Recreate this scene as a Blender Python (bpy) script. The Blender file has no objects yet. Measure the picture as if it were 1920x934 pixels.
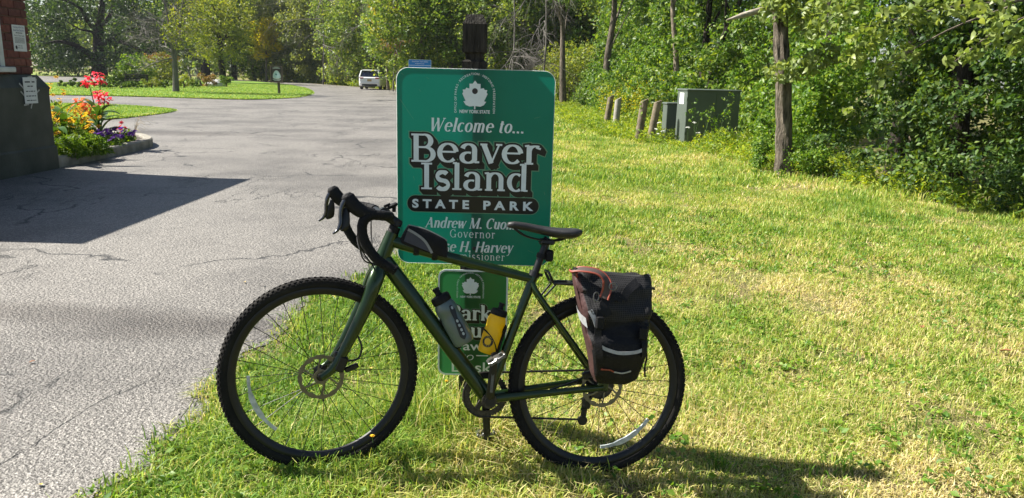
import bpy, math, random
import numpy as np
from mathutils import Vector, Matrix
R = math.radians
sc = bpy.context.scene
COL = sc.collection
rng = np.random.default_rng(7)
random.seed(7)

# ------------------------------------------------------------------ camera
H0, PIT, FPX, ROL = 1.5, R(12.8), 1423.0, R(1.5)
cam_d = bpy.data.cameras.new('camera'); cam = bpy.data.objects.new('camera', cam_d); COL.objects.link(cam)
cam_d.sensor_width = 36.0; cam_d.lens = FPX / 1920 * 36.0; cam_d.clip_end = 2000; cam_d.clip_start = 0.05
_f = Vector((0, math.cos(PIT), -math.sin(PIT))); _r0 = Vector((1, 0, 0)); _d0 = -Vector((0, math.sin(PIT), math.cos(PIT)))
_r = math.cos(ROL) * _r0 - math.sin(ROL) * _d0; _d = math.sin(ROL) * _r0 + math.cos(ROL) * _d0
cam.matrix_world = Matrix(((_r.x, -_d.x, -_f.x, 0), (_r.y, -_d.y, -_f.y, 0), (_r.z, -_d.z, -_f.z, H0), (0, 0, 0, 1)))
sc.camera = cam

# ------------------------------------------------------------------ sky and sun
ELEV = R(46); SAZ = np.array([-.985, .17]); SAZ /= np.linalg.norm(SAZ)
world = bpy.data.worlds.new('World'); sc.world = world; world.use_nodes = True
wn = world.node_tree; wn.nodes.clear()
sky = wn.nodes.new('ShaderNodeTexSky'); sky.sky_type = 'NISHITA'; sky.sun_disc = False
sky.sun_elevation = ELEV; sky.sun_rotation = math.atan2(SAZ[0], SAZ[1]); sky.air_density = 1.0; sky.dust_density = 1.2; sky.altitude = 100
bg = wn.nodes.new('ShaderNodeBackground'); bg.inputs[1].default_value = 0.05
wo = wn.nodes.new('ShaderNodeOutputWorld'); wn.links.new(sky.outputs[0], bg.inputs[0]); wn.links.new(bg.outputs[0], wo.inputs[0])
sun_d = bpy.data.lights.new('sun', 'SUN'); sun_d.energy = 5.0; sun_d.angle = R(0.53); sun_d.color = (1, .95, .86)
sun = bpy.data.objects.new('sun', sun_d); COL.objects.link(sun)
_ts = Vector((SAZ[0] * math.cos(ELEV), SAZ[1] * math.cos(ELEV), math.sin(ELEV)))
sun.rotation_euler = _ts.to_track_quat('Z', 'Y').to_euler(); sun.location = (-20, 4, 20)
vs = sc.view_settings; vs.view_transform = 'Standard'; vs.look = 'None'; vs.gamma = 1; vs.exposure = 1.42
sc.cycles.use_denoising = True; sc.cycles.max_bounces = 8; sc.cycles.transparent_max_bounces = 8
sc.cycles.sample_clamp_indirect = 8

# ------------------------------------------------------------------ helpers
def ray(x, y):
    a, b = x - 960, y - 467; c, s = math.cos(ROL), math.sin(ROL)
    a, b = a * c + b * s, -a * s + b * c
    return np.array([a, FPX * math.cos(PIT) - b * math.sin(PIT), -b * math.cos(PIT) - FPX * math.sin(PIT)])
def gnd(x, y, z=0.0):
    r = ray(x, y); return r * ((z - H0) / r[2]) + np.array([0, 0, H0])
def atY(x, y, Y):
    r = ray(x, y); return r * (Y / r[1]) + np.array([0, 0, H0])
def atX(x, y, X):
    r = ray(x, y); return r * (X / r[0]) + np.array([0, 0, H0])

def nd(nt, t, **kw):
    n = nt.nodes.new(t)
    for k, v in kw.items():
        if k in n.inputs.keys() if isinstance(k, str) and not hasattr(n, k) else False: n.inputs[k].default_value = v
        else: setattr(n, k, v)
    return n
def c4(c): return (c[0], c[1], c[2], 1)
def base_mat(name):
    m = bpy.data.materials.new(name); m.use_nodes = True; nt = m.node_tree; nt.nodes.clear()
    out = nt.nodes.new('ShaderNodeOutputMaterial'); p = nt.nodes.new('ShaderNodeBsdfPrincipled'); nt.links.new(p.outputs[0], out.inputs[0])
    return m, nt, p, out
def mat(name, col, rough=.5, metal=0., var=.25, vscale=12., bump=.0, bscale=80., spec=.5, coat=0., col2=None, detail=5, stretch=None):
    m, nt, p, out = base_mat(name)
    p.inputs['Roughness'].default_value = rough; p.inputs['Metallic'].default_value = metal
    p.inputs['Specular IOR Level'].default_value = spec; p.inputs['Coat Weight'].default_value = coat
    tc = nt.nodes.new('ShaderNodeTexCoord'); no = nt.nodes.new('ShaderNodeTexNoise')
    no.inputs['Scale'].default_value = vscale; no.inputs['Detail'].default_value = detail; src = tc.outputs['Object']
    if stretch is not None:
        mp_ = nt.nodes.new('ShaderNodeMapping'); mp_.inputs['Scale'].default_value = stretch; nt.links.new(src, mp_.inputs['Vector']); src = mp_.outputs[0]
    nt.links.new(src, no.inputs['Vector'])
    rp = nt.nodes.new('ShaderNodeValToRGB'); a = np.array(col)
    b = np.array(col2) if col2 is not None else a * (1 + var)
    rp.color_ramp.elements[0].position = .3; rp.color_ramp.elements[1].position = .7
    rp.color_ramp.elements[0].color = c4(a * (1 - var) if col2 is None else a); rp.color_ramp.elements[1].color = c4(np.minimum(b, 1))
    nt.links.new(no.outputs[0], rp.inputs[0]); nt.links.new(rp.outputs[0], p.inputs['Base Color'])
    if bump:
        n2 = nt.nodes.new('ShaderNodeTexNoise'); n2.inputs['Scale'].default_value = bscale; n2.inputs['Detail'].default_value = 6
        nt.links.new(src, n2.inputs['Vector'])
        bm = nt.nodes.new('ShaderNodeBump'); bm.inputs['Strength'].default_value = bump; bm.inputs['Distance'].default_value = .01 if stretch is None else .03
        nt.links.new(n2.outputs[0], bm.inputs['Height']); nt.links.new(bm.outputs[0], p.inputs['Normal'])
    return m
def translucent(m, col, fac):
    nt = m.node_tree; out = [n for n in nt.nodes if n.type == 'OUTPUT_MATERIAL'][0]; p = [n for n in nt.nodes if n.type == 'BSDF_PRINCIPLED'][0]
    t = nt.nodes.new('ShaderNodeBsdfTranslucent'); mx = nt.nodes.new('ShaderNodeMixShader'); mx.inputs[0].default_value = fac
    if col is None:
        pass
    else: t.inputs[0].default_value = c4(col)
    nt.links.new(p.outputs[0], mx.inputs[1]); nt.links.new(t.outputs[0], mx.inputs[2]); nt.links.new(mx.outputs[0], out.inputs[0])
    return m, t
def leafmat(name, cols, fac=.42, rough=.45, warm=(1.9, 1.75, .55), patch=None):
    """leaf colour picked per leaf; light passes through the blade"""
    m, nt, p, out = base_mat(name); p.inputs['Roughness'].default_value = rough; p.inputs['Specular IOR Level'].default_value = .3
    g = nt.nodes.new('ShaderNodeNewGeometry'); rp = nt.nodes.new('ShaderNodeValToRGB'); rp.color_ramp.interpolation = 'LINEAR'
    e = rp.color_ramp.elements
    while len(e) < len(cols): e.new(.5)
    for i, c in enumerate(cols): e[i].position = i / (len(cols) - 1); e[i].color = c4(c)
    nt.links.new(g.outputs['Random Per Island'], rp.inputs[0]); src = rp.outputs[0]
    tc = nt.nodes.new('ShaderNodeTexCoord'); no = nt.nodes.new('ShaderNodeTexNoise'); no.inputs['Scale'].default_value = .7 if patch is None else patch[0]
    nt.links.new(tc.outputs['Object'], no.inputs['Vector'])
    mp = nt.nodes.new('ShaderNodeMapRange'); mp.inputs[1].default_value = .35; mp.inputs[2].default_value = .7
    nt.links.new(no.outputs[0], mp.inputs[0])
    mx = nt.nodes.new('ShaderNodeMix'); mx.data_type = 'RGBA'; mx.blend_type = 'MULTIPLY' 
    nt.links.new(mp.outputs[0], mx.inputs[0]); nt.links.new(src, mx.inputs[6]); mx.inputs[7].default_value = c4((1.5, 1.3, .8) if patch is None else patch[1])
    src = mx.outputs[2]
    nt.links.new(src, p.inputs['Base Color'])
    t = nt.nodes.new('ShaderNodeBsdfTranslucent'); ml = nt.nodes.new('ShaderNodeMix'); ml.data_type = 'RGBA'; ml.blend_type = 'MULTIPLY'; ml.inputs[0].default_value = 1
    nt.links.new(src, ml.inputs[6]); ml.inputs[7].default_value = c4(warm); nt.links.new(ml.outputs[2], t.inputs[0])
    ms = nt.nodes.new('ShaderNodeMixShader'); ms.inputs[0].default_value = fac
    nt.links.new(p.outputs[0], ms.inputs[1]); nt.links.new(t.outputs[0], ms.inputs[2]); nt.links.new(ms.outputs[0], out.inputs[0])
    return m

def put(o, parent=None):
    COL.objects.link(o)
    if parent is not None: o.parent = parent
    return o
def tag(o, label=None, cat=None, group=None, kind=None):
    if label: o['label'] = label
    if cat: o['category'] = cat
    if group: o['group'] = group
    if kind: o['kind'] = kind
    return o
def thing(name, label, cat, loc=(0, 0, 0), rz=0., group=None, mtx=None):
    o = bpy.data.objects.new(name, None); o.empty_display_size = .1; put(o)
    if mtx is not None: o.matrix_world = mtx
    else: o.location = loc; o.rotation_euler = (0, 0, rz)
    return tag(o, label, cat, group)
def npmesh(name, V, F, m, parent=None, smooth=False, cols=None):
    V = np.asarray(V, np.float32); F = np.asarray(F, np.int32); k = F.shape[1]
    me = bpy.data.meshes.new(name); me.vertices.add(len(V)); me.vertices.foreach_set('co', V.ravel())
    me.loops.add(F.size); me.loops.foreach_set('vertex_index', F.ravel()); me.polygons.add(len(F))
    me.polygons.foreach_set('loop_start', np.arange(0, F.size, k, dtype=np.int32))
    if smooth: me.polygons.foreach_set('use_smooth', np.ones(len(F), bool))
    if cols is not None:
        a = me.color_attributes.new('col', 'FLOAT_COLOR', 'POINT'); a.data.foreach_set('color', np.asarray(cols, np.float32).ravel())
    me.materials.append(m); me.update(calc_edges=True)
    return put(bpy.data.objects.new(name, me), parent)
def cr(pts, k=6):
    P = [np.array(p, float) for p in pts]; P = [2 * P[0] - P[1]] + P + [2 * P[-1] - P[-2]]; o = []
    for i in range(1, len(P) - 2):
        for j in range(k):
            t = j / k; a, b, c, d = P[i - 1], P[i], P[i + 1], P[i + 2]
            o.append(.5 * (2 * b + (c - a) * t + (2 * a - 5 * b + 4 * c - d) * t * t + (3 * b - a - 3 * c + d) * t ** 3))
    o.append(P[-2]); return np.array(o)
def rotm(axis, a):
    return np.array(Matrix.Rotation(a, 3, Vector(axis)))
class MB:
    def __init__(s): s.V = []; s.F = []
    def add(s, V, F, M=None, t=None):
        n = len(s.V); V = np.asarray(V, float)
        if M is not None: V = V @ np.asarray(M).T
        if t is not None: V = V + np.asarray(t)
        s.V += [tuple(v) for v in V]; s.F += [tuple(i + n for i in f) for f in F]; return s
    def box(s, c, d, M=None, bev=0.):
        x, y, z = [k / 2 for k in d]
        if bev <= 0:
            V = [(-x, -y, -z), (x, -y, -z), (x, y, -z), (-x, y, -z), (-x, -y, z), (x, -y, z), (x, y, z), (-x, y, z)]
            F = [(0, 3, 2, 1), (4, 5, 6, 7), (0, 1, 5, 4), (1, 2, 6, 5), (2, 3, 7, 6), (3, 0, 4, 7)]
        else:
            b = min(bev, x * .9, y * .9, z * .9); V = []; F = []
            for zz, i in ((-z, b), (-z + b, 0), (z - b, 0), (z, b)):
                for sx, sy, o in ((-1, -1, 0), (1, -1, 1), (1, 1, 0), (-1, 1, 1)):
                    ax, ay = x - i, y - i
                    p1 = (sx * ax, sy * (ay - b)); p2 = (sx * (ax - b), sy * ay)
                    for q in ((p1, p2) if o == 0 else (p2, p1)): V.append((q[0], q[1], zz))
            for k in range(3):
                for j in range(8): F.append((k * 8 + j, k * 8 + (j + 1) % 8, k * 8 + 8 + (j + 1) % 8, k * 8 + 8 + j))
            F.append(tuple(range(7, -1, -1))); F.append(tuple(range(24, 32)))
        return s.add(V, F, M, c)
    def tube(s, pts, r, n=10, ref=(0, 1, 0), ell=(1, 1), caps=True, closed=False):
        P = np.asarray(pts, float); N = len(P); r = np.ones(N) * r if np.isscalar(r) else np.interp(np.linspace(0, 1, N), np.linspace(0, 1, len(r)), r)
        V = []; F = []; ref = np.array(ref, float)
        for i in range(N):
            a = P[(i - 1) % N if closed else max(i - 1, 0)]; b = P[(i + 1) % N if closed else min(i + 1, N - 1)]
            t = b - a; t /= np.linalg.norm(t) + 1e-12; u = ref - ref.dot(t) * t
            if np.linalg.norm(u) < 1e-3: u = np.cross(t, (.3, .5, .81))
            u /= np.linalg.norm(u); v = np.cross(t, u)
            for k in range(n):
                an = 2 * math.pi * k / n; V.append(P[i] + r[i] * (math.cos(an) * u * ell[0] + math.sin(an) * v * ell[1]))
        for i in range(N if closed else N - 1):
            for k in range(n):
                a, b = i * n, ((i + 1) % N) * n; F.append((a + k, a + (k + 1) % n, b + (k + 1) % n, b + k))
        if caps and not closed: F.append(tuple(range(n - 1, -1, -1))); F.append(tuple((N - 1) * n + k for k in range(n)))
        return s.add(V, F)
    def lathe(s, prof, n=24, M=None, t=None):
        V = []; F = []; prof = [(round(r, 7), round(z, 7)) for r, z in prof]
        for r, z in prof:
            for k in range(n): an = 2 * math.pi * k / n; V.append((r * math.cos(an), r * math.sin(an), z))
        m = len(prof)
        for i in range(m - 1):
            for k in range(n): F.append((i * n + k, i * n + (k + 1) % n, (i + 1) * n + (k + 1) % n, (i + 1) * n + k))
        if prof[0][0] > 1e-6 and prof[0] != prof[-1]: F.append(tuple(range(n - 1, -1, -1)))
        if prof[-1][0] > 1e-6 and prof[0] != prof[-1]: F.append(tuple((m - 1) * n + k for k in range(n)))
        return s.add(V, F, M, t)
    def prism(s, poly, z0, z1, M=None, t=None):
        n = len(poly); V = [(p[0], p[1], z0) for p in poly] + [(p[0], p[1], z1) for p in poly]
        F = [tuple(range(n - 1, -1, -1)), tuple(range(n, 2 * n))] + [(i, (i + 1) % n, n + (i + 1) % n, n + i) for i in range(n)]
        return s.add(V, F, M, t)
    def loft(s, rings, caps=True, closed=False):
        n = len(rings[0]); V = [p for r in rings for p in r]; F = []; m = len(rings)
        for i in range(m - 1):
            for k in range(n): F.append((i * n + k, i * n + (k + 1) % n, (i + 1) * n + (k + 1) % n, (i + 1) * n + k))
        if caps: F.append(tuple(range(n - 1, -1, -1))); F.append(tuple((m - 1) * n + k for k in range(n)))
        return s.add(V, F)
    def build(s, name, m, parent=None, smooth=35, xf=None, fix=True):
        V = np.array(s.V)
        if xf is not None: V = xf(V)
        me = bpy.data.meshes.new(name); me.from_pydata([tuple(v) for v in V], [], s.F); me.materials.append(m)
        if fix:
            import bmesh
            bm = bmesh.new(); bm.from_mesh(me); bmesh.ops.recalc_face_normals(bm, faces=bm.faces); bm.to_mesh(me); bm.free()
        if smooth: me.shade_smooth(); me.set_sharp_from_angle(angle=R(smooth))
        me.update()
        return put(bpy.data.objects.new(name, me), parent)
def copy_tree(o, parent=None):
    c = o.copy(); put(c, parent)
    for ch in list(o.children): copy_tree(ch, c)
    return c
def vnoise(x, y, s, seed=0):
    r = np.random.default_rng(seed); v = 0
    for i in range(7):
        a = r.uniform(0, 6.28); k = s * r.uniform(.5, 2.2); v = v + np.sin(k * (x * math.cos(a) + y * math.sin(a)) + r.uniform(0, 6.28) + 1.3 * np.sin(k * .6 * (y * math.cos(a) - x * math.sin(a)) + r.uniform(0, 6)))
    return v / 4.2
ZR = .10
EDGE = np.array([(-1.36, -6), (-1.34, 2.27), (-1.32, 2.63), (-1.27, 2.98), (-1.34, 3.55), (-1.27, 3.96), (-1.22, 4.65), (-1.02, 5.22), (-.92, 5.75), (-.6, 9), (-.5, 14), (-.9, 22), (-3, 35), (-6.2, 50), (-10.1, 65), (-17.5, 80), (-27, 95.5), (-44, 110), (-120, 135)])
def edge_x(y): return np.interp(y, EDGE[:, 1], EDGE[:, 0]) + .035 * np.sin(np.asarray(y) * 5.3) + .02 * np.sin(np.asarray(y) * 13.1 + 1) + .014 * np.sin(np.asarray(y) * 33.7 + 2 * np.sin(np.asarray(y) * 9)) + .008 * np.sin(np.asarray(y) * 71.)
def zt(x, y):
    d = np.clip((np.asarray(x) - edge_x(y) - .5) / 1.6, 0, 1); return ZR * (1 - d * d * (3 - 2 * d))

# ------------------------------------------------------------------ leaves, blades, branches (arrays)
def unit(v): return v / (np.linalg.norm(v, axis=-1, keepdims=True) + 1e-9)
def leaf_arr(P, size, g, up=.6, out=None, asp=.5, droop=0., fold=.18):
    n = len(P); N = g.normal(size=(n, 3)); N[:, 2] += up
    if out is not None: N += out
    N = unit(N); d = g.normal(size=(n, 3)); d[:, 2] -= droop; d = unit(d - (d * N).sum(1, keepdims=True) * N); w = np.cross(N, d)
    s = size * g.uniform(.6, 1.35, (n, 1)); 
    V = np.empty((n, 4, 3)); V[:, 0] = P - d * s * .5; V[:, 2] = P + d * s * .5
    V[:, 1] = P + w * s * asp * .5 - d * s * .08 + N * s * fold * .5; V[:, 3] = P - w * s * asp * .5 - d * s * .08 + N * s * fold * .5
    i = np.arange(n)[:, None] * 4
    F = np.concatenate([i + [0, 1, 2], i + [0, 2, 3]], 1).reshape(-1, 3)
    return V.reshape(-1, 3), F
def leaf6_arr(P, size, g, up=.5, out=None, asp=.5, droop=.6, fold=.22):
    """oval pointed leaf with a folded midrib, bent along its length"""
    n = len(P); N = g.normal(size=(n, 3)); N[:, 2] += up
    if out is not None: N += out
    N = unit(N); d = g.normal(size=(n, 3)); d[:, 2] -= droop; d = unit(d - (d * N).sum(1, keepdims=True) * N); w = np.cross(N, d); s = size * g.uniform(.6, 1.35, (n, 1)); V = np.empty((n, 8, 3)); f = fold
    for i, (t, ww, b) in enumerate(((-.5, 0, 0), (-.22, .5, .02), (.12, .46, 0), (.5, 0, -.14), (.12, -.46, 0), (-.22, -.5, .02), (-.2, 0, .02), (.14, 0, 0))): V[:, i] = P + d * s * t + w * s * asp * ww + N * s * (b + f * abs(ww) * .6)
    i = np.arange(n)[:, None] * 8
    return V.reshape(-1, 3), np.concatenate([i + k for k in ([0, 1, 6], [1, 2, 7], [1, 7, 6], [2, 3, 7], [3, 4, 7], [4, 5, 6], [4, 6, 7], [5, 0, 6])], 1).reshape(-1, 3)
def merge(parts):
    V = []; F = []; n = 0
    for v, f in parts: V.append(v); F.append(f + n); n += len(v)
    return np.concatenate(V), np.concatenate(F)
def blade1_arr(P, h, w, g, lean=.5):
    n = len(P); yaw = g.uniform(0, 2 * np.pi, n); h = np.broadcast_to(h, n); w = np.broadcast_to(w, n); ln = np.clip(np.abs(g.normal(0, lean, n)), 0, 1.6) * h
    sa = yaw + g.uniform(.8, 2.3, n); sd = np.stack([np.cos(sa), np.sin(sa), 0 * sa], 1) * w[:, None] * .5; V = np.empty((n, 3, 3)); V[:, 0] = P - sd; V[:, 1] = P + sd
    V[:, 2] = P + np.stack([np.cos(yaw) * ln, np.sin(yaw) * ln, h * np.sqrt(np.clip(1 - .4 * np.minimum(ln / h, 1.3) ** 2, .15, 1))], 1)
    return V.reshape(-1, 3), np.arange(3 * n).reshape(-1, 3)
def blade_arr(P, h, w, g, lean=.5, yaw=None):
    n = len(P); yaw = g.uniform(0, 2 * np.pi, n) if yaw is None else yaw; h = np.broadcast_to(h, n); w = np.broadcast_to(w, n)
    ln = np.abs(g.normal(0, lean, n)) * h; dx = np.stack([np.cos(yaw), np.sin(yaw), 0 * yaw], 1)
    sa = yaw + g.uniform(.8, 2.3, n); sd = np.stack([np.cos(sa), np.sin(sa), 0 * sa], 1) * w[:, None] * .5; z = np.array([0, 0, 1.])
    V = np.empty((n, 5, 3)); V[:, 0] = P - sd; V[:, 1] = P + sd; mid = P + dx * ln[:, None] * .3 + z * h[:, None] * .6
    V[:, 2] = mid + sd * .8; V[:, 3] = mid - sd * .8; V[:, 4] = P + dx * ln[:, None] + z * (h * np.sqrt(np.clip(1 - .5 * np.minimum(ln / h, 1.2) ** 2, .2, 1)))[:, None]
    i = np.arange(n)[:, None] * 5
    F = np.concatenate([i + [0, 1, 2], i + [0, 2, 3], i + [3, 2, 4]], 1).reshape(-1, 3)
    return V.reshape(-1, 3), F
def twigs(mb, g, p, d, L, r, depth, spread=.55, kids=(2, 4), gravity=.0, n=4, tips=None, seg=3):
    p = np.array(p, float); d = unit(np.array(d, float)); pts = [p]; dd = d
    for k in range(seg):
        dd = unit(dd + g.normal(0, .16, 3) + np.array([0, 0, -gravity])); pts.append(pts[-1] + dd * L / seg)
    mb.tube(pts, [r, r * .55], n=n if depth > 0 else 3, ref=(.37, .2, .9), caps=False)
    if tips is not None: tips.append(pts[-1])
    if depth > 0:
        for k in range(g.integers(kids[0], kids[1] + 1)):
            t = g.uniform(.3, 1.); i = min(int(t * seg), seg - 1); q = pts[i] + (pts[i + 1] - pts[i]) * (t * seg - i)
            twigs(mb, g, q, unit(dd + g.normal(0, spread, 3)), L * g.uniform(.5, .8), r * .5, depth - 1, spread, kids, gravity, n, tips, seg)

# ================================================================== SETTING: ground, road, lawns
def lin(nt, a, b): nt.links.new(a, b)
def asphalt():
    m, nt, p, out = base_mat('asphalt'); p.inputs['Roughness'].default_value = .62; p.inputs['Specular IOR Level'].default_value = .5
    tc = nd(nt, 'ShaderNodeTexCoord')
    v = nd(nt, 'ShaderNodeTexVoronoi'); v.inputs['Scale'].default_value = 125; lin(nt, tc.outputs['Object'], v.inputs['Vector'])
    v3 = nd(nt, 'ShaderNodeTexVoronoi'); v3.inputs['Scale'].default_value = 52; lin(nt, tc.outputs['Object'], v3.inputs['Vector'])
    sep = nd(nt, 'ShaderNodeSeparateColor'); lin(nt, v.outputs['Color'], sep.inputs[0])
    st = nd(nt, 'ShaderNodeValToRGB'); e = st.color_ramp.elements; e[0].position = 0; e[0].color = (.078, .073, .067, 1); e[1].position = 1; e[1].color = (.30, .285, .262, 1)
    x = e.new(.45); x.color = (.14, .133, .122, 1); x = e.new(.8); x.color = (.205, .195, .18, 1)
    lin(nt, sep.outputs[0], st.inputs[0])
    n1 = nd(nt, 'ShaderNodeTexNoise'); n1.inputs['Scale'].default_value = .45; n1.inputs['Detail'].default_value = 8; n1.inputs['Roughness'].default_value = .62; lin(nt, tc.outputs['Object'], n1.inputs['Vector'])
    r1 = nd(nt, 'ShaderNodeValToRGB'); r1.color_ramp.elements[0].position = .38; r1.color_ramp.elements[0].color = (.62, .605, .59, 1); r1.color_ramp.elements[1].position = .56; r1.color_ramp.elements[1].color = (1.05, 1.03, 1, 1); lin(nt, n1.outputs[0], r1.inputs[0])
    mx = nd(nt, 'ShaderNodeMix', data_type='RGBA', blend_type='MULTIPLY'); mx.inputs[0].default_value = 1; lin(nt, st.outputs[0], mx.inputs[6]); lin(nt, r1.outputs[0], mx.inputs[7])
    # cracks: warped cell borders, kept only where a second noise allows
    nw = nd(nt, 'ShaderNodeTexNoise'); nw.inputs['Scale'].default_value = 1.6; nw.inputs['Detail'].default_value = 6; lin(nt, tc.outputs['Object'], nw.inputs['Vector'])
    va = nd(nt, 'ShaderNodeVectorMath', operation='MULTIPLY_ADD'); lin(nt, nw.outputs['Color'], va.inputs[0]); va.inputs[1].default_value = (1.1, 1.1, 0); lin(nt, tc.outputs['Object'], va.inputs[2])
    vc = nd(nt, 'ShaderNodeTexVoronoi', feature='DISTANCE_TO_EDGE'); vc.inputs['Scale'].default_value = .42; lin(nt, va.outputs[0], vc.inputs['Vector'])
    cw = nd(nt, 'ShaderNodeMapRange'); cw.inputs[1].default_value = .002; cw.inputs[2].default_value = .011; lin(nt, vc.outputs['Distance'], cw.inputs[0])
    n3 = nd(nt, 'ShaderNodeTexNoise'); n3.inputs['Scale'].default_value = .8; lin(nt, tc.outputs['Object'], n3.inputs['Vector'])
    cg = nd(nt, 'ShaderNodeMapRange'); cg.inputs[1].default_value = .47; cg.inputs[2].default_value = .52; lin(nt, n3.outputs[0], cg.inputs[0])
    mxx = nd(nt, 'ShaderNodeMath', operation='MAXIMUM'); lin(nt, cw.outputs[0], mxx.inputs[0]); lin(nt, cg.outputs[0], mxx.inputs[1])
    # tar-dark hairlines running with the traffic
    mp4 = nd(nt, 'ShaderNodeMapping'); mp4.inputs['Rotation'].default_value = (0, 0, R(18)); mp4.inputs['Scale'].default_value = (.62, .16, 1); lin(nt, tc.outputs['Object'], mp4.inputs['Vector'])
    n4 = nd(nt, 'ShaderNodeTexNoise'); n4.inputs['Scale'].default_value = 1.5; n4.inputs['Detail'].default_value = 7; n4.inputs['Roughness'].default_value = .6; lin(nt, mp4.outputs[0], n4.inputs['Vector'])
    s4 = nd(nt, 'ShaderNodeMath', operation='SUBTRACT'); lin(nt, n4.outputs[0], s4.inputs[0]); s4.inputs[1].default_value = .5
    b4 = nd(nt, 'ShaderNodeMath', operation='ABSOLUTE'); lin(nt, s4.outputs[0], b4.inputs[0])
    w4 = nd(nt, 'ShaderNodeMapRange'); w4.inputs[1].default_value = .0006; w4.inputs[2].default_value = .0055; lin(nt, b4.outputs[0], w4.inputs[0])
    n5 = nd(nt, 'ShaderNodeTexNoise'); n5.inputs['Scale'].default_value = .55; n5.inputs['Detail'].default_value = 3; lin(nt, tc.outputs['Object'], n5.inputs['Vector'])
    g5 = nd(nt, 'ShaderNodeMapRange'); g5.inputs[1].default_value = .43; g5.inputs[2].default_value = .50; lin(nt, n5.outputs[0], g5.inputs[0])
    x5 = nd(nt, 'ShaderNodeMath', operation='MAXIMUM'); lin(nt, w4.outputs[0], x5.inputs[0]); lin(nt, g5.outputs[0], x5.inputs[1])
    mn = nd(nt, 'ShaderNodeMath', operation='MINIMUM'); lin(nt, mxx.outputs[0], mn.inputs[0]); lin(nt, x5.outputs[0], mn.inputs[1]); mxx = mn
    # worn, rougher bands of old repair near the verge
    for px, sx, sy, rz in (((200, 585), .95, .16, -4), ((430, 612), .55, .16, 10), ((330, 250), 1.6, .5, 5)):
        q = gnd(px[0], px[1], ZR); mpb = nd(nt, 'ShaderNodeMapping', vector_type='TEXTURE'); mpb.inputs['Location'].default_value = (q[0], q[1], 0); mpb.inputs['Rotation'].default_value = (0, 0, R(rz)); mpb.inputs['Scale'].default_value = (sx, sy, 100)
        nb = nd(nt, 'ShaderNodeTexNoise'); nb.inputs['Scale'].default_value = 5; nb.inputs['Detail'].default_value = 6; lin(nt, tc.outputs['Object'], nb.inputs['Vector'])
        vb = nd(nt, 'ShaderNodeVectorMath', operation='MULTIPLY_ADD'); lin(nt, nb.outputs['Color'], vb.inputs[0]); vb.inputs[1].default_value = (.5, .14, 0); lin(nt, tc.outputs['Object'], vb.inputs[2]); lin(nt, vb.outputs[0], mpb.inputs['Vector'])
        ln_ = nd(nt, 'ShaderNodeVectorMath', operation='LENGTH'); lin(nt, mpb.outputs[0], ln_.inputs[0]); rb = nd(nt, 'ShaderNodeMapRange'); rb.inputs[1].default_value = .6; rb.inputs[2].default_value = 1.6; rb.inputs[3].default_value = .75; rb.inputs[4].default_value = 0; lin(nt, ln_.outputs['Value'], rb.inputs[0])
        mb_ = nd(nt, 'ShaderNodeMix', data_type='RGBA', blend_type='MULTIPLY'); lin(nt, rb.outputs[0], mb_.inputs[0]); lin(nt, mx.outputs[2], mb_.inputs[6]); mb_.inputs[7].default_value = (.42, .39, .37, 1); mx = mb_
    m2 = nd(nt, 'ShaderNodeMix', data_type='RGBA'); m2.inputs[6].default_value = (.02, .019, .017, 1); lin(nt, mxx.outputs[0], m2.inputs[0]); lin(nt, mx.outputs[2], m2.inputs[7])
    lin(nt, m2.outputs[2], p.inputs['Base Color'])
    ad = nd(nt, 'ShaderNodeMath', operation='MULTIPLY_ADD'); lin(nt, v3.outputs['Distance'], ad.inputs[0]); ad.inputs[1].default_value = -1.6; lin(nt, v.outputs['Distance'], ad.inputs[2])
    a2 = nd(nt, 'ShaderNodeMath', operation='MULTIPLY_ADD'); lin(nt, mxx.outputs[0], a2.inputs[0]); a2.inputs[1].default_value = 1.2; lin(nt, ad.outputs[0], a2.inputs[2])
    b = nd(nt, 'ShaderNodeBump'); b.inputs['Strength'].default_value = .62; b.inputs['Distance'].default_value = .008; lin(nt, a2.outputs[0], b.inputs['Height']); lin(nt, b.outputs[0], p.inputs['Normal'])
    return m
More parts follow.
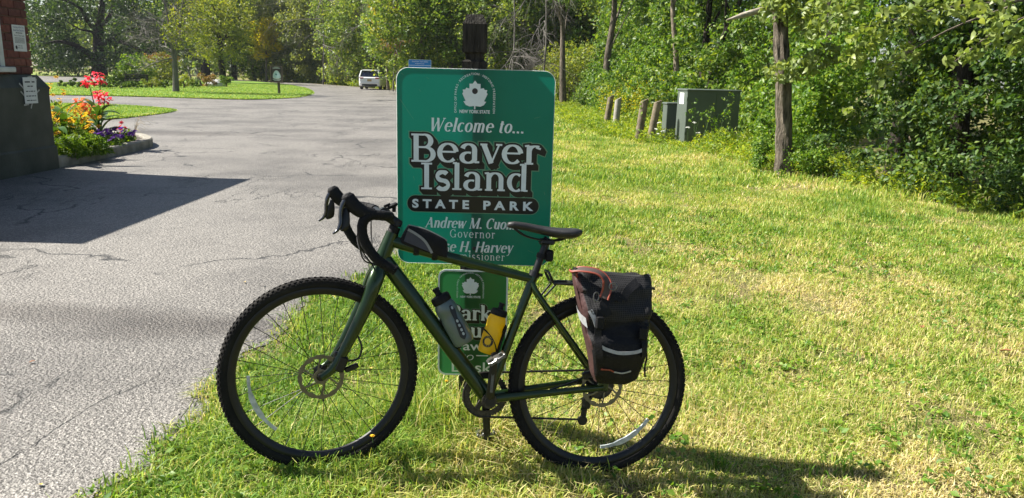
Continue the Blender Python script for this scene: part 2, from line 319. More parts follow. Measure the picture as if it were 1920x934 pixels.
def turf(name, cols, scale=2.2, fine=55, bump=.9, dist=.04):
    m, nt, p, out = base_mat(name); p.inputs['Roughness'].default_value = .85; p.inputs['Specular IOR Level'].default_value = .15
    tc = nd(nt, 'ShaderNodeTexCoord')
    n1 = nd(nt, 'ShaderNodeTexNoise'); n1.inputs['Scale'].default_value = scale; n1.inputs['Detail'].default_value = 9; n1.inputs['Roughness'].default_value = .7; lin(nt, tc.outputs['Object'], n1.inputs['Vector'])
    r1 = nd(nt, 'ShaderNodeValToRGB'); e = r1.color_ramp.elements
    while len(e) < len(cols): e.new(.5)
    for i, c in enumerate(cols): e[i].position = .3 + .4 * i / (len(cols) - 1); e[i].color = c4(c)
    lin(nt, n1.outputs[0], r1.inputs[0])
    n2 = nd(nt, 'ShaderNodeTexNoise'); n2.inputs['Scale'].default_value = fine; n2.inputs['Detail'].default_value = 5; lin(nt, tc.outputs['Object'], n2.inputs['Vector'])
    r2 = nd(nt, 'ShaderNodeValToRGB'); r2.color_ramp.elements[0].position = .3; r2.color_ramp.elements[0].color = (.55, .55, .5, 1); r2.color_ramp.elements[1].position = .7; r2.color_ramp.elements[1].color = (1.35, 1.35, 1.3, 1); lin(nt, n2.outputs[0], r2.inputs[0])
    mx = nd(nt, 'ShaderNodeMix', data_type='RGBA', blend_type='MULTIPLY'); mx.inputs[0].default_value = 1; lin(nt, r1.outputs[0], mx.inputs[6]); lin(nt, r2.outputs[0], mx.inputs[7]); lin(nt, mx.outputs[2], p.inputs['Base Color'])
    b = nd(nt, 'ShaderNodeBump'); b.inputs['Strength'].default_value = bump; b.inputs['Distance'].default_value = dist; lin(nt, n2.outputs[0], b.inputs['Height']); lin(nt, b.outputs[0], p.inputs['Normal'])
    return m
M_asph = asphalt()
M_soil = turf('soil_and_thatch', [(.13, .10, .055), (.22, .18, .09), (.14, .16, .04), (.30, .25, .13)], 2.5, 70)
M_lawn = turf('mown_lawn', [(.10, .19, .028), (.14, .24, .035), (.20, .28, .05)], .5, 18, .6, .03)
M_lawnfar = turf('far_lawn', [(.12, .19, .03), (.20, .25, .06), (.27, .28, .09)], .08, 6, .4, .05)

ys = np.unique(np.concatenate([np.linspace(-6, 2, 9), np.linspace(2, 9, 120), np.linspace(9, 30, 80), np.linspace(30, 134, 80), [160, 220, 320, 500, 800]]))
off = np.array([-400, -150, -60, -20, -6, -2, -.6, -.15, 0, .15, .35, .5, .65, .8, .95, 1.1, 1.25, 1.4, 1.55, 1.7, 1.85, 2.1, 2.5, 3, 3.6, 4.3, 5.2, 7, 12, 30, 90, 250, 500])
gx = edge_x(ys)[:, None] + off[None]; gy = np.broadcast_to(ys[:, None], gx.shape)
gz = zt(gx, gy) + np.where((gx - edge_x(gy) > .1) & (gy < 40), .008 * vnoise(gx, gy, 3, 3), 0)
ni, nj = gx.shape; ii = np.arange(ni * nj).reshape(ni, nj)
GF = np.stack([ii[:-1, :-1], ii[:-1, 1:], ii[1:, 1:], ii[1:, :-1]], -1).reshape(-1, 4)
tag(npmesh('ground', np.stack([gx, gy, gz], -1).reshape(-1, 3), GF, M_soil, smooth=True), kind='structure')
def gz_at(x, y): return zt(x, y) + np.where((x - edge_x(y) > .1) & (y < 40), .008 * vnoise(x, y, 3, 3), 0)
ry = np.unique(np.concatenate([np.linspace(-6, 2, 9), np.linspace(2, 9, 220), np.linspace(9, 30, 160), np.linspace(30, 134, 160)]))
ro = np.array([0, -.5, -2, -6, -15, -40, -90, -150.]); rx = edge_x(ry)[:, None] + ro[None]; ni, nj = rx.shape; ii = np.arange(ni * nj).reshape(ni, nj)
RF = np.stack([ii[:-1, 1:], ii[:-1, :-1], ii[1:, :-1], ii[1:, 1:]], -1).reshape(-1, 4)
tag(npmesh('road', np.stack([rx, np.broadcast_to(ry[:, None], rx.shape), np.full(rx.shape, ZR + .005)], -1).reshape(-1, 3), RF, M_asph, smooth=True), kind='structure')
def sheet(name, px, m, z=ZR, th=.045, k=8, world=False):
    P = [gnd(x, y, z)[:2] for x, y in px] if not world else [np.array(p) for p in px]
    Q = []
    for i in range(len(P)):
        a, b = P[i], P[(i + 1) % len(P)]
        for t in range(k): Q.append(a + (b - a) * t / k)
    Q = np.array(Q); # round corners
    for _ in range(6): Q = .5 * Q + .25 * (np.roll(Q, 1, 0) + np.roll(Q, -1, 0))
    mb = MB(); mb.prism([tuple(q) for q in Q], z + .012, z + th); o = mb.build(name, m, smooth=0); tag(o, kind='structure'); return Q
LA = sheet('lawn_island', [(-60, 176), (60, 178), (225, 181), (330, 184), (470, 188), (560, 184), (590, 176), (575, 166), (530, 158), (470, 153), (400, 151), (240, 153), (60, 157), (-60, 159)], M_lawn)
LB = sheet('lawn_far', [(-200, 90), (-54, 93), (-47, 100), (-40, 111), (-60, 128), (-120, 145), (-200, 260), (-400, 260)], M_lawnfar, world=True)
LC = sheet('lawn_wedge', [(20, 194), (220, 198), (347, 208), (225, 224), (20, 236)], M_lawn)

# ---- grass blades
def grassmat(name, fac=.35):
    m, nt, p, out = base_mat(name); p.inputs['Roughness'].default_value = .5; p.inputs['Specular IOR Level'].default_value = .3
    a = nd(nt, 'ShaderNodeVertexColor'); a.layer_name = 'col'; lin(nt, a.outputs[0], p.inputs['Base Color'])
    t = nd(nt, 'ShaderNodeBsdfTranslucent'); ml = nd(nt, 'ShaderNodeMix', data_type='RGBA', blend_type='MULTIPLY'); ml.inputs[0].default_value = 1
    lin(nt, a.outputs[0], ml.inputs[6]); ml.inputs[7].default_value = (1.6, 1.5, .8, 1); lin(nt, ml.outputs[2], t.inputs[0])
    ms = nd(nt, 'ShaderNodeMixShader'); ms.inputs[0].default_value = fac; lin(nt, p.outputs[0], ms.inputs[1]); lin(nt, t.outputs[0], ms.inputs[2]); lin(nt, ms.outputs[0], out.inputs[0])
    return m
M_grass = grassmat('grass_blade')
G_G = np.array([(.08, .17, .018), (.14, .24, .03), (.25, .34, .05), (.37, .40, .10), (.46, .41, .17), (.58, .49, .27)])
def grass_cols(n, dry, g):
    """dry 0..1 per blade -> picked colour"""
    t = np.clip(dry + g.normal(0, .27, n), 0, .999) * 5; i = t.astype(int); f = (t - i)[:, None]
    return (G_G[i] * (1 - f) + G_G[i + 1] * f) * g.uniform(.88, 1.34, (n, 1))
def blades_obj(name, P, h, w, dry, g, lean=.5, k=5, yaw=None):
    V, F = blade_arr(P, h, w, g, lean, yaw) if k == 5 else blade1_arr(P, h, w, g, lean); c = grass_cols(len(P), dry, g); C = np.repeat(np.concatenate([c, np.ones((len(c), 1))], 1), k, 0)
    return V, F, C
FE = np.array([(1, 7.0), (5, 7.0), (7, 6.3), (8.6, 5.75), (10, 5.3), (12.3, 4.8), (14, 4.6), (17, 4.2), (22, 2.6), (28, 2.0), (36, 1.8), (44, 1.9), (60, -4)])
def forest_x(y): return np.interp(y, FE[:, 0], FE[:, 1])
def scatter(n, y0, y1, g, pad=0.):
    y = g.uniform(y0, y1, n); xr = np.minimum(forest_x(y) + .4, .72 * y + .5); xl = np.maximum(edge_x(y) - pad, -.75 * y - .3); W = np.max(xr - xl)
    x = xl.min() + g.uniform(0, 1, n) * (xr.max() - xl.min()); k = (x > xl) & (x < xr); return x[k], y[k]
gr = np.random.default_rng(11); VV = []; FF = []; CC = []; nv = 0
def addb(V, F, C):
    global nv
    VV.append(V); FF.append(F + nv); CC.append(C); nv += len(V)
def lawn_dry(x, y):
    d = .47 + .10 * np.exp(-((x - 1.7) / 1.1) ** 2 - ((y - 3.0) / 1.3) ** 2) + .42 * np.clip((x + .1) / 1.6, -.65, .42) + .22 * vnoise(x, y, 1.1, 21) + .24 * vnoise(x, y, 4.5, 22)
    return np.clip(d + .30 * np.exp(-((x - edge_x(y)) / .12) ** 2) - .26 * np.clip((y - 3.6) / 4, 0, 1), .10, .95)
for n, y0, y1, hh, ww in ((150000, 1.9, 3.6, .036, .0042), (150000, 3.6, 6.2, .036, .0052), (150000, 6.2, 11, .042, .009), (120000, 11, 20, .055, .016), (90000, 20, 46, .08, .032)):
    x, y = scatter(n, y0, y1, gr, .05); d = lawn_dry(x, y); keep = gr.uniform(0, 1, len(x)) < np.clip(1.45 - 1.05 * d, .28, 1) * np.clip((x - edge_x(y) + .04) / .14, .3, 1) * np.where(vnoise(x, y, 3.1, 57) + .35 * vnoise(x, y, 11, 58) > .55 + .5 * (d < .35), .22, 1); x, y, d = x[keep], y[keep], d[keep]
    cl = np.clip(1 + .5 * vnoise(x, y, 9, 31) + .35 * vnoise(x, y, 2.2, 32), .35, 2.0)
    h = hh * cl * gr.uniform(.5, 1.5, len(x)) * (1.25 - .5 * d)
    # long unmown tufts round the sign post and behind the chain ring
    q = np.exp(-(((x + .2) / .28) ** 2 + ((y - 2.95) / .22) ** 2)); q2 = np.exp(-(((x + .75) / .5) ** 2 + ((y - 2.62) / .16) ** 2)) * .35
    h = h * (1 + 2.6 * q * gr.uniform(.2, 1, len(x)) + 1.4 * q2)
    addb(*blades_obj('g', np.stack([x, y, gz_at(x, y) - .003], 1), h, ww * gr.uniform(.5, 1.5, len(x)) * (1 if y0 < 5 else 1.35), d, gr, 1.15, 5 if y0 < 5 else 3))
# dead thatch lying flat
x, y = scatter(90000, 1.9, 9, gr); d = lawn_dry(x, y); k = gr.uniform(0, 1, len(x)) < np.clip((d - .3) * 1.6, .05, 1); x, y = x[k], y[k]
addb(*blades_obj('g', np.stack([x, y, gz_at(x, y) + gr.uniform(.004, .02, len(x))], 1), gr.uniform(.012, .03, len(x)), .0042, np.full(len(x), .9), gr, 3.2, 3))
# coarser dark tussocks scattered in the mown turf
tx, ty = scatter(620, 1.9, 9, gr); k = lawn_dry(tx, ty) < .75; tx, ty = tx[k], ty[k]; m_ = 34; tr_ = np.repeat(gr.uniform(.025, .085, len(tx)), m_); x = np.repeat(tx, m_) + gr.normal(0, 1, len(tx) * m_) * tr_; y = np.repeat(ty, m_) + gr.normal(0, 1, len(tx) * m_) * tr_
addb(*blades_obj('g', np.stack([x, y, gz_at(x, y)], 1), gr.uniform(.03, .075, len(x)), .0055 + .0006 * y, np.repeat(gr.uniform(-.1, .25, len(tx)), m_), gr, 1.0))
# long stalks by the post
n = 420; x = gr.normal(-.2, .16, n); y = gr.normal(2.93, .10, n)
addb(*blades_obj('g', np.stack([x, y, gz_at(x, y)], 1), gr.uniform(.10, .27, n), .0048, np.full(n, .42), gr, .55))
# lawn strips on the far side so that their edges are not knife cut
def inside(P, Q):
    c = np.zeros(len(P), bool); j = len(Q) - 1
    for i in range(len(Q)):
        k = ((Q[i, 1] > P[:, 1]) != (Q[j, 1] > P[:, 1])) & (P[:, 0] < (Q[j, 0] - Q[i, 0]) * (P[:, 1] - Q[i, 1]) / (Q[j, 1] - Q[i, 1] + 1e-12) + Q[i, 0]); c ^= k; j = i
    return c
for Q, n, hh, ww in ((LA, 150000, .055, .05), (LC, 60000, .045, .028)):
    P = np.stack([gr.uniform(Q[:, 0].min(), Q[:, 0].max(), n), gr.uniform(Q[:, 1].min(), min(Q[:, 1].max(), 75), n)], 1); P = P[inside(P, Q)]; n = len(P); a = gr.integers(0, len(Q), n // 8); E_ = Q[a] + (np.roll(Q, -1, 0)[a] - Q[a]) * gr.uniform(0, 1, (len(a), 1)) + gr.normal(0, .05, (len(a), 2)); P = np.concatenate([P, E_]); n = len(P)
    addb(*blades_obj('g', np.concatenate([P, np.full((n, 1), ZR + .03)], 1), hh * gr.uniform(.4, 1.3, n), ww, np.clip(.2 + .14 * vnoise(P[:, 0], P[:, 1], .9, 9), .05, .6), gr, .9, 3))
tag(npmesh('grass', np.concatenate(VV), np.concatenate(FF), M_grass, cols=np.concatenate(CC)), 'short mown grass, part green part straw dry', None, None, 'stuff')
# grit and crumbs of asphalt along the verge
n = 2600; y = gr.uniform(2.0, 7.5, n); x = edge_x(y) + gr.normal(.01, .06, n); s_ = gr.uniform(.003, .010, n)[:, None]
c = np.stack([x, y, np.maximum(gz_at(x, y), ZR + .006)], 1); D = gr.normal(size=(n, 4, 3)); D = unit(D) * s_[:, None] * [1, 1, .7]; V = c[:, None] + D; i = np.arange(n)[:, None] * 4
tag(npmesh('road_grit', V.reshape(-1, 3), np.concatenate([i + [0, 1, 2], i + [0, 2, 3], i + [0, 3, 1], i + [1, 3, 2]], 1).reshape(-1, 3), mat('grit', (.13, .125, .115), .9, var=.5, vscale=200)), 'grit along the crumbling road edge', None, None, 'stuff')
# broad-leaved lawn weeds (clover, plantain)
M_weed = leafmat('lawn_weed_leaf', [(.05, .13, .02), (.10, .2, .03), (.16, .26, .04)], .35)
x, y = scatter(3800, 1.9, 8, gr); k = vnoise(x, y, 1.7, 44) > -.25; x, y = x[k], y[k]; parts = []
P = np.repeat(np.stack([x, y, gz_at(x, y) + .025], 1), 6, 0) + gr.normal(0, 1, (len(x) * 6, 3)) * [.022, .022, .008]
tag(npmesh('lawn_weeds', *leaf_arr(P, .03, gr, up=2.0, asp=.7), M_weed), 'low clover and plantain leaves in the lawn', None, None, 'stuff')

# ================================================================== BUILDING (brick booth at the left)
M_brick = [mat('brick_%s' % n, c, .85, var=.3, vscale=18, bump=.6, bscale=90) for n, c in (('red', (.17, .052, .038)), ('dark', (.125, .042, .034)), ('orange', (.20, .066, .045)))]
M_mortar = mat('mortar', (.17, .11, .09), .95, var=.2, bump=.4)
M_plinth = mat('plinth_paint', (.045, .048, .038), .75, col2=(.085, .088, .072), vscale=3, bump=.6, bscale=30, detail=9)
M_white = mat('white_trim', (.62, .62, .58), .6, var=.12, vscale=9)
M_paper = mat('paper', (.72, .72, .70), .7, var=.05)
M_ink = mat('ink_black', (.03, .03, .035), .7, var=.1)
M_inkb = mat('ink_blue', (.03, .05, .22), .7, var=.1)
M_tape = mat('masking_tape', (.42, .41, .38), .7, var=.15)
M_glass = mat('window_glass', (.02, .025, .03), .08, var=.1, spec=.8)
M_roof = mat('roof_metal', (.12, .11, .10), .6, var=.2)
WX, PX_, YC, YN = -6.42, -6.30, 10.30, 6.46
bld = thing('gate_booth', 'small red brick gate booth with dark painted plinth at left edge', 'building', (-8.3, 8.4, ZR))
def L(o): o.matrix_parent_inverse = Matrix.Translation((8.3, -8.4, -ZR)); return o   # parts are laid out in world coordinates
ZP = 1.36
mb = MB(); mb.box((-8.35, (YC + YN) / 2, (3.05 + ZP) / 2), (2 * (WX - .012 + 8.35), YC - YN - .024, 3.05 - ZP)); wall = L(mb.build('wall', M_mortar, bld, 0))
# plinth: chamfered top, step at the foot
prof = [(PX_ + .025, 0), (PX_ + .025, .36), (PX_, .385), (PX_, 1.2), (WX + .02, ZP)]
def plinth_ring(dx, z, dy=None): dy = dx if dy is None else dy; return [(-10.3 - dx, YN - dy, z), (WX + dx, YN - dy, z), (WX + dx, YC + dy, z), (-10.3 - dx, YC + dy, z)]
mb = MB(); mb.loft([plinth_ring(x - WX, z + (ZR if z == 0 else ZR)) for x, z in [(PX_ + .02, -.02), (PX_ + .02, .30), (PX_, .325), (PX_, 1.02), (PX_ + .01, 1.10), (WX + .035, ZP - ZR)]]); L(mb.build('plinth', M_plinth, bld, 20))
mb = MB(); mb.box((-8.35, (YC + YN) / 2, 3.09), (4.1, YC - YN + .1, .09), bev=.015); mb.box((-8.35, (YC + YN) / 2, 3.16), (3.8, YC - YN - .3, .06)); L(mb.build('roof', M_roof, bld))
# bricks, one by one, on the two faces seen (shared meshes)
BW, BH, JT = .245, .102, .012
bm_ = {}
def brick_mesh(w, k):
    key = (round(w, 3), k)
    if key not in bm_:
        b = MB(); b.box((0, 0, 0), (.06, w, BH - JT), bev=.004); o = b.build('brick', M_brick[k], None, 0); bm_[key] = o.data; bpy.data.objects.remove(o)
    return bm_[key]
WIN = (8.3, 9.74, 1.46, 2.6)      # window opening y0 y1 z0 z1 on the road side
row = 0; z = ZP + BH / 2 + .005
while z < 2.62:
    y = YC + .002; first = True
    while y > 7.7:
        w = BW - JT if not (first and row % 2) else BW / 2 - JT
        first = False; yc = y - w / 2; y0, y1 = yc - w / 2, yc + w / 2
        if WIN[2] - .03 < z < WIN[3] + .03 and y1 > WIN[0] and y0 < WIN[1]:
            if y1 > WIN[1] + .05: w2 = y1 - WIN[1] - .004; yc = y1 - w2 / 2; wd = w2
            else: y -= w + JT; continue
        else: wd = w
        k = random.choice((0, 0, 1, 1, 2)); o = put(bpy.data.objects.new('brick', brick_mesh(wd, k)), wall)
        o.location = (WX - .025 + random.uniform(-.002, .002), yc, z); y -= w + JT
    z += BH; row += 1
# brick above the courses in view (out of the frame) stays the wall mesh; far end face
mb = MB(); w = WIN
mb.box((WX - .03, w[0] + .04, (w[2] + w[3]) / 2), (.09, .08, w[3] - w[2])); mb.box((WX - .03, w[1] - .04, (w[2] + w[3]) / 2), (.09, .08, w[3] - w[2])); mb.box((WX - .03, (w[0] + w[1]) / 2, w[3] - .04), (.088, w[1] - w[0] - .16, .08))
win = L(mb.build('window', M_white, bld, 0))
mb = MB(); mb.box((WX - .025, (w[0] + w[1]) / 2, (w[2] + w[3]) / 2 - .02), (.02, w[1] - w[0] - .16, w[3] - w[2] - .1)); mb.build('pane', M_glass, win, 0)
mb = MB(); mb.box((WX + .02, (w[0] + w[1]) / 2 + .02, w[2] - .035), (.16, w[1] - w[0] + .12, .065), bev=.008); mb.build('sill', M_white, win)

# Bfont text -> mesh (flat lettering)
def ftext(s, size, align='CENTER', offset=0., shear=0., space=1.):
    c = bpy.data.curves.new('t', 'FONT'); c.body = s; c.size = size; c.align_x = align; c.offset = offset; c.shear = shear; c.space_character = space; c.resolution_u = 4; c.fill_mode = 'FRONT'
    o = bpy.data.objects.new('t', c); COL.objects.link(o); dg = bpy.context.evaluated_depsgraph_get(); me = bpy.data.meshes.new_from_object(o.evaluated_get(dg))
    V = np.array([v.co[:] for v in me.vertices]).reshape(-1, 3); F = [tuple(p.vertices) for p in me.polygons]
    bpy.data.objects.remove(o); bpy.data.curves.remove(c); bpy.data.meshes.remove(me); return V, F
def fit(V, x0, x1=None, h=None, z0=0.):
    """scale flat text so that it spans x0..x1 (and height h) with its foot at z0 -> 2d array"""
    a = V[:, :2].copy(); a -= a.min(0); w, hh = a.max(0); sx = (x1 - x0) / w; sy = sx if h is None else h / hh
    return np.stack([x0 + a[:, 0] * sx, z0 + a[:, 1] * sy], 1)
def notice(name, label, y0, y1, z0, z1, X, lines, tilt):
    t = thing(name, label, 'notice', (X, (y0 + y1) / 2, (z0 + z1) / 2)); w, h = y1 - y0, z1 - z0
    t.rotation_euler = (R(tilt), 0, 0)
    mb = MB(); mb.box((.002, 0, 0), (.003, w, h)); mb.build('sheet', M_paper, t, 0)
    for txt, v, hh, ww, ink in lines:
        V, F = ftext(txt, .1) if isinstance(txt, str) else wordbars(txt, int(v * 1000)); A = fit(V, -ww * w / 2, ww * w / 2, hh * h, (v - .5) * h)
        mb = MB(); mb.add(np.stack([np.full(len(A), .0045), A[:, 0], A[:, 1]], 1), F); mb.build('lettering', ink, t, 0, fix=False)
    return t
def wordbars(w, seed):
    """a line of print too small to read: word-length dashes"""
    g = np.random.default_rng(seed); V = []; F = []; x = 0.
    while x < w:
        l = g.uniform(.02, .07); n = len(V); V += [(x, 0, 0), (x + l, 0, 0), (x + l, .012, 0), (x, .012, 0)]; F.append((n, n + 1, n + 2, n + 3)); x += l + .012
    return np.array(V), F
t = notice('paper_notice', 'white paper notice with bold blue heading taped on red brick', 9.965, 10.222, 1.655, 1.982, WX + .006,
       [('Reopening With Daily', .87, .075, .84, M_inkb), ('Beaver Island State Park', .76, .08, .84, M_inkb), (.2, .685, .03, .5, M_ink), ('Photos Taken Inside', .57, .06, .78, M_ink)] +
       [(.5, .5 - .045 * i, .018, .74, M_ink) for i in range(5)] + [(.1, .2, .018, .34, M_ink), (.2, .12, .02, .4, M_ink)], 0)
mb = MB(); mb.prism([(-.10, -.13), (-.07, -.145), (-.06, -.115), (-.075, -.09), (-.10, -.10)], .0047, .0049, M=[[0, 0, 1], [1, 0, 0], [0, 1, 0]]); mb.build('crest', M_ink, t, 0)
t2 = notice('paper_notice', 'white notice held by strips of tape on the dark plinth', 9.866, 10.132, 1.0, 1.331, PX_ + .012,
       [(.06, .80, .05, .76, M_ink), (.12, .64, .04, .42, M_ink), (.2, .45, .035, .72, M_ink), (.2, .27, .035, .76, M_ink), (.2, .1, .035, .72, M_ink)], 0)
for a, b, an in ((-.17, .06, -40), (-.16, -.04, -40), (.15, -.02, 30), (.14, .10, 75), (-.11, -.178, 5), (.0, -.185, 60), (.02, .17, 8)):
    mb = MB(); mb.box((0, 0, 0), (.0012, .10, .02), M=rotm((1, 0, 0), R(an)), ); o = mb.build('tape_strip', M_tape, t2, 0); o.location = (.0008 if abs(a) > .13 or abs(b) > .16 else .005, a, b)

# ================================================================== FLOWER BED
M_conc = mat('kerb_concrete', (.17, .155, .125), .9, col2=(.33, .31, .26), vscale=6, bump=.7, bscale=50, detail=9)
M_bedsoil = mat('bed_soil', (.05, .038, .028), .95, var=.3, vscale=20, bump=.8, bscale=40)
KP = [gnd(x, y, ZR)[:2] for x, y in ((93, 320), (150, 308), (210, 295), (262, 283), (285, 276))] + [np.array((-6.75, 14.15)), np.array((-7.25, 14.75)), np.array((-8.2, 15.1)), np.array((-9.5, 15.1))]
KP[0] = np.array((-6.335, 10.42))
kc = cr(KP, 4); 
bedk = thing('flower_bed_kerb', 'low concrete kerb curving round the flower bed by the booth', 'kerb', (-7, 13, ZR))
def inset(P, d):
    T = np.gradient(P, axis=0); T = T / np.linalg.norm(T, axis=1)[:, None]; return P + np.stack([-T[:, 1], T[:, 0]], 1) * d
ki = inset(kc, .15); step = 4
for a in range(0, len(kc) - 1, step):
    b = min(a + step, len(kc) - 1); idx = np.arange(a, b + 1); o1, i1 = kc[idx].copy(), ki[idx].copy()
    dv = (o1[-1] - o1[0]); dv = dv / np.linalg.norm(dv) * .004; o1[0] += dv; i1[0] += dv; o1[-1] -= dv; i1[-1] -= dv
    mb = MB(); rings = []
    for p, q in zip(o1, i1):
        n = (q - p) / np.linalg.norm(q - p); rings.append([(p[0], p[1], ZR - .02), (p[0], p[1], ZR + .135), (*(p + n * .02), ZR + .155), (*(q - n * .01), ZR + .155), (*q, ZR + .14), (*q, ZR - .02)])
    mb.loft(rings); o = mb.build('kerb_stone', M_conc, bedk, 25); o.matrix_parent_inverse = Matrix.Translation((7, -13, -ZR))
poly = [tuple(p) for p in inset(kc, .14)] + [(-9.5, 10.42)]
mb = MB(); mb.prism(poly, ZR + .005, ZR + .11); tag(mb.build('flower_bed_soil', M_bedsoil, None, 0), kind='structure')
ZB = ZR + .11
M_stem = mat('green_stem', (.07, .13, .03), .6, var=.3)
M_cleaf = leafmat('canna_leaf', [(.018, .05, .012), (.03, .08, .014), (.05, .11, .02)], .22, .35)
M_petp = mat('pink_petal', (.75, .035, .075), .6, var=.2, vscale=60); translucent(M_petp, (.9, .05, .08), .4)
M_peto = mat('orange_petal', (.80, .16, .06), .6, var=.25, vscale=60); translucent(M_peto, (.95, .25, .06), .4)
M_pety = mat('yellow_petal', (.85, .50, .02), .6, var=.15, vscale=60); translucent(M_pety, (.95, .6, .03), .4)
M_petv = mat('purple_petal', (.09, .02, .22), .6, var=.3, vscale=60); translucent(M_petv, (.2, .04, .5), .35)
M_petr = mat('crimson_petal', (.5, .02, .05), .6, var=.2, vscale=60); translucent(M_petr, (.8, .05, .08), .35)
M_eye = mat('flower_eye', (.06, .03, .015), .9)
M_fol = leafmat('bed_foliage', [(.04, .10, .015), (.08, .16, .02), (.14, .22, .03)], .4)
M_dry = mat('dry_stalk', (.36, .29, .16), .8)
def big_leaf(mb, p, yaw, pitch, L_, w, bend=.6):
    n = 7; d = np.array([math.cos(yaw), math.sin(yaw), 0]); s = np.array([-math.sin(yaw), math.cos(yaw), 0]); q = np.array(p, float); V = []
    for i in range(n + 1):
        t = i / n; ww = w * math.sin(math.pi * min(t * .92 + .08, 1)) ** .8 * (1 if t < .97 else .15); a = pitch - bend * t * 1.6
        V += [q + s * ww * .5 + np.array([0, 0, ww * .16]), q, q - s * ww * .5 + np.array([0, 0, ww * .16])]; q = q + (d * math.cos(a) + np.array([0, 0, 1]) * math.sin(a)) * L_ / n
    F = []
    for i in range(n): a = i * 3; F += [(a, a + 1, a + 4, a + 3), (a + 1, a + 2, a + 5, a + 4)]
    mb.add(V, F)
def canna(label, x, y, h, pm, heads, leaves, lsc, seed, leaf_m=None):
    g = np.random.default_rng(seed); t = thing('canna_plant', label, 'flower', (x, y, ZB))
    for a, L_, zz, pt in leaves:
        mb = MB(); mb.tube([(0, 0, max(zz - .12, 0)), (math.cos(a) * .02, math.sin(a) * .02, zz)], .012, 6); big_leaf(mb, (math.cos(a) * .015, math.sin(a) * .015, zz), a, pt, L_ * lsc, .19 * L_ * lsc + .015, .75); mb.build('leaf', leaf_m or M_cleaf, t, 60, fix=False)
    for hx, hy, hz in heads:
        mb = MB(); mb.tube(cr([(0, 0, 0), (hx * .4, hy * .4, hz * .55), (hx, hy, hz)], 4), [.014, .007], 6, ref=(1, 0, 0)); mb.build('stem', M_stem, t)
        mb = MB()
        for k in range(30):
            a = g.uniform(0, 6.28); big_leaf(mb, (hx + g.normal(0, .055), hy + g.normal(0, .055), hz + g.uniform(-.10, .09)), a, g.uniform(-.2, 1.4), g.uniform(.06, .12), g.uniform(.035, .06), .9)
        mb.build('blossom', pm, t, 60, fix=False)
    return t
def lv(n, seed, z0, z1):
    g = np.random.default_rng(seed); return [(a + g.uniform(-.3, .3), g.uniform(.35, .6), g.uniform(z0, z1), g.uniform(.5, 1.2)) for a in np.linspace(0, 6.28, n, endpoint=False)]
def bp(x, y, Y): return atY(x, y, Y)
c1 = bp(200, 262, 13.2)
canna('tall pink canna with two blossom heads above the flower bed', c1[0] - .1, 13.2, 1.1, M_petp, [tuple(bp(166, 154, 13.2) - [c1[0] - .1, 13.2, ZB]), tuple(bp(188, 146, 13.25) - [c1[0] - .1, 13.2, ZB])], lv(6, 1, .1, .5), .8, 1)
canna('lower pink canna with long dark green pointed leaves', c1[0], 13.0, .8, M_petp, [tuple(bp(184, 182, 13.0) - [c1[0], 13.0, ZB]), tuple(bp(197, 186, 12.95) - [c1[0], 13.0, ZB])], lv(11, 2, .08, .55), 1.05, 2)
c2 = bp(150, 230, 12.6)
canna('orange canna in the middle of the flower bed', c2[0], 12.6, .7, M_peto, [tuple(bp(151, 194, 12.6) - [c2[0], 12.6, ZB]), tuple(bp(160, 205, 12.5) - [c2[0], 12.6, ZB])], lv(5, 3, .1, .4), .8, 3)
c3 = bp(120, 240, 11.6)
canna('canna with broad upright leaf and no blossom near booth', c3[0], 11.6, .7, M_petp, [], [(.6, .55, .42, 1.3), (2.4, .6, .35, 1.1), (4.2, .5, .2, .9), (5.3, .5, .3, 1.2)], 1.0, 4)
c4_ = bp(100, 270, 10.9)
canna('drooping broad leaved canna against the dark plinth', c4_[0], 10.9, .7, M_petp, [], [(5.6, .55, .35, .5), (4.9, .5, .2, .4), (.3, .6, .5, 1.0), (2.5, .5, .5, 1.2)], 1.0, 5)
def daisy_bush(label, x, y, w, h, nf, pm, eye, fm, fs, nl, seed, name='daisy_clump', ls=.07, asp=.3, cat='flower'):
    g = np.random.default_rng(seed); t = thing(name, label, cat, (x, y, ZB)); P = g.normal(0, 1, (nl, 3)); P = unit(P) * g.uniform(.3, 1, (nl, 1)) ** .5 * [w / 2, w / 2, h * .5]; P[:, 2] = np.abs(P[:, 2]) * 1.5; P[:, 2] = np.minimum(P[:, 2], h * .95)
    npmesh('foliage', *leaf_arr(P, ls, g, up=.8, asp=asp), fm, t)
    mb = MB(); mb2 = MB()
    for k in range(nf):
        a = g.uniform(0, 6.28); r = w / 2 * math.sqrt(g.uniform(0, 1)); c = np.array([r * math.cos(a), r * math.sin(a), h * (g.uniform(.75, 1.12) - .35 * (2 * r / w) ** 2)]); tl = unit(np.array([g.normal(0, .5), g.normal(-.5, .5), 1.])); u = unit(np.cross(tl, (1, .2, .1))); v = np.cross(tl, u)
        pts = []
        for j in range(16): an = j * math.pi / 8; rr = fs * (1 if j % 2 == 0 else .45); pts.append(c + u * math.cos(an) * rr + v * math.sin(an) * rr)
        mb.add([c - tl * fs * .25] + pts, [(0, 1 + j, 1 + (j + 1) % 16) for j in range(16)])
        if eye: mb2.add([c + u * math.cos(j) * fs * .28 + v * math.sin(j) * fs * .28 for j in (0, 1.57, 3.14, 4.71)] + [c + tl * fs * .3], [(0, 1, 4), (1, 2, 4), (2, 3, 4), (3, 0, 4)])
    if nf: mb.build('blossoms', pm, t, 0, fix=False)
    if eye and nf: mb2.build('blossom_eyes', M_eye, t, 0, fix=False)
    return t
b = bp(120, 250, 11.7); daisy_bush('yellow daisies crowding the bed next to the plinth', b[0], 11.7, .8, .62, 60, M_pety, True, M_fol, .05, 2600, 1)
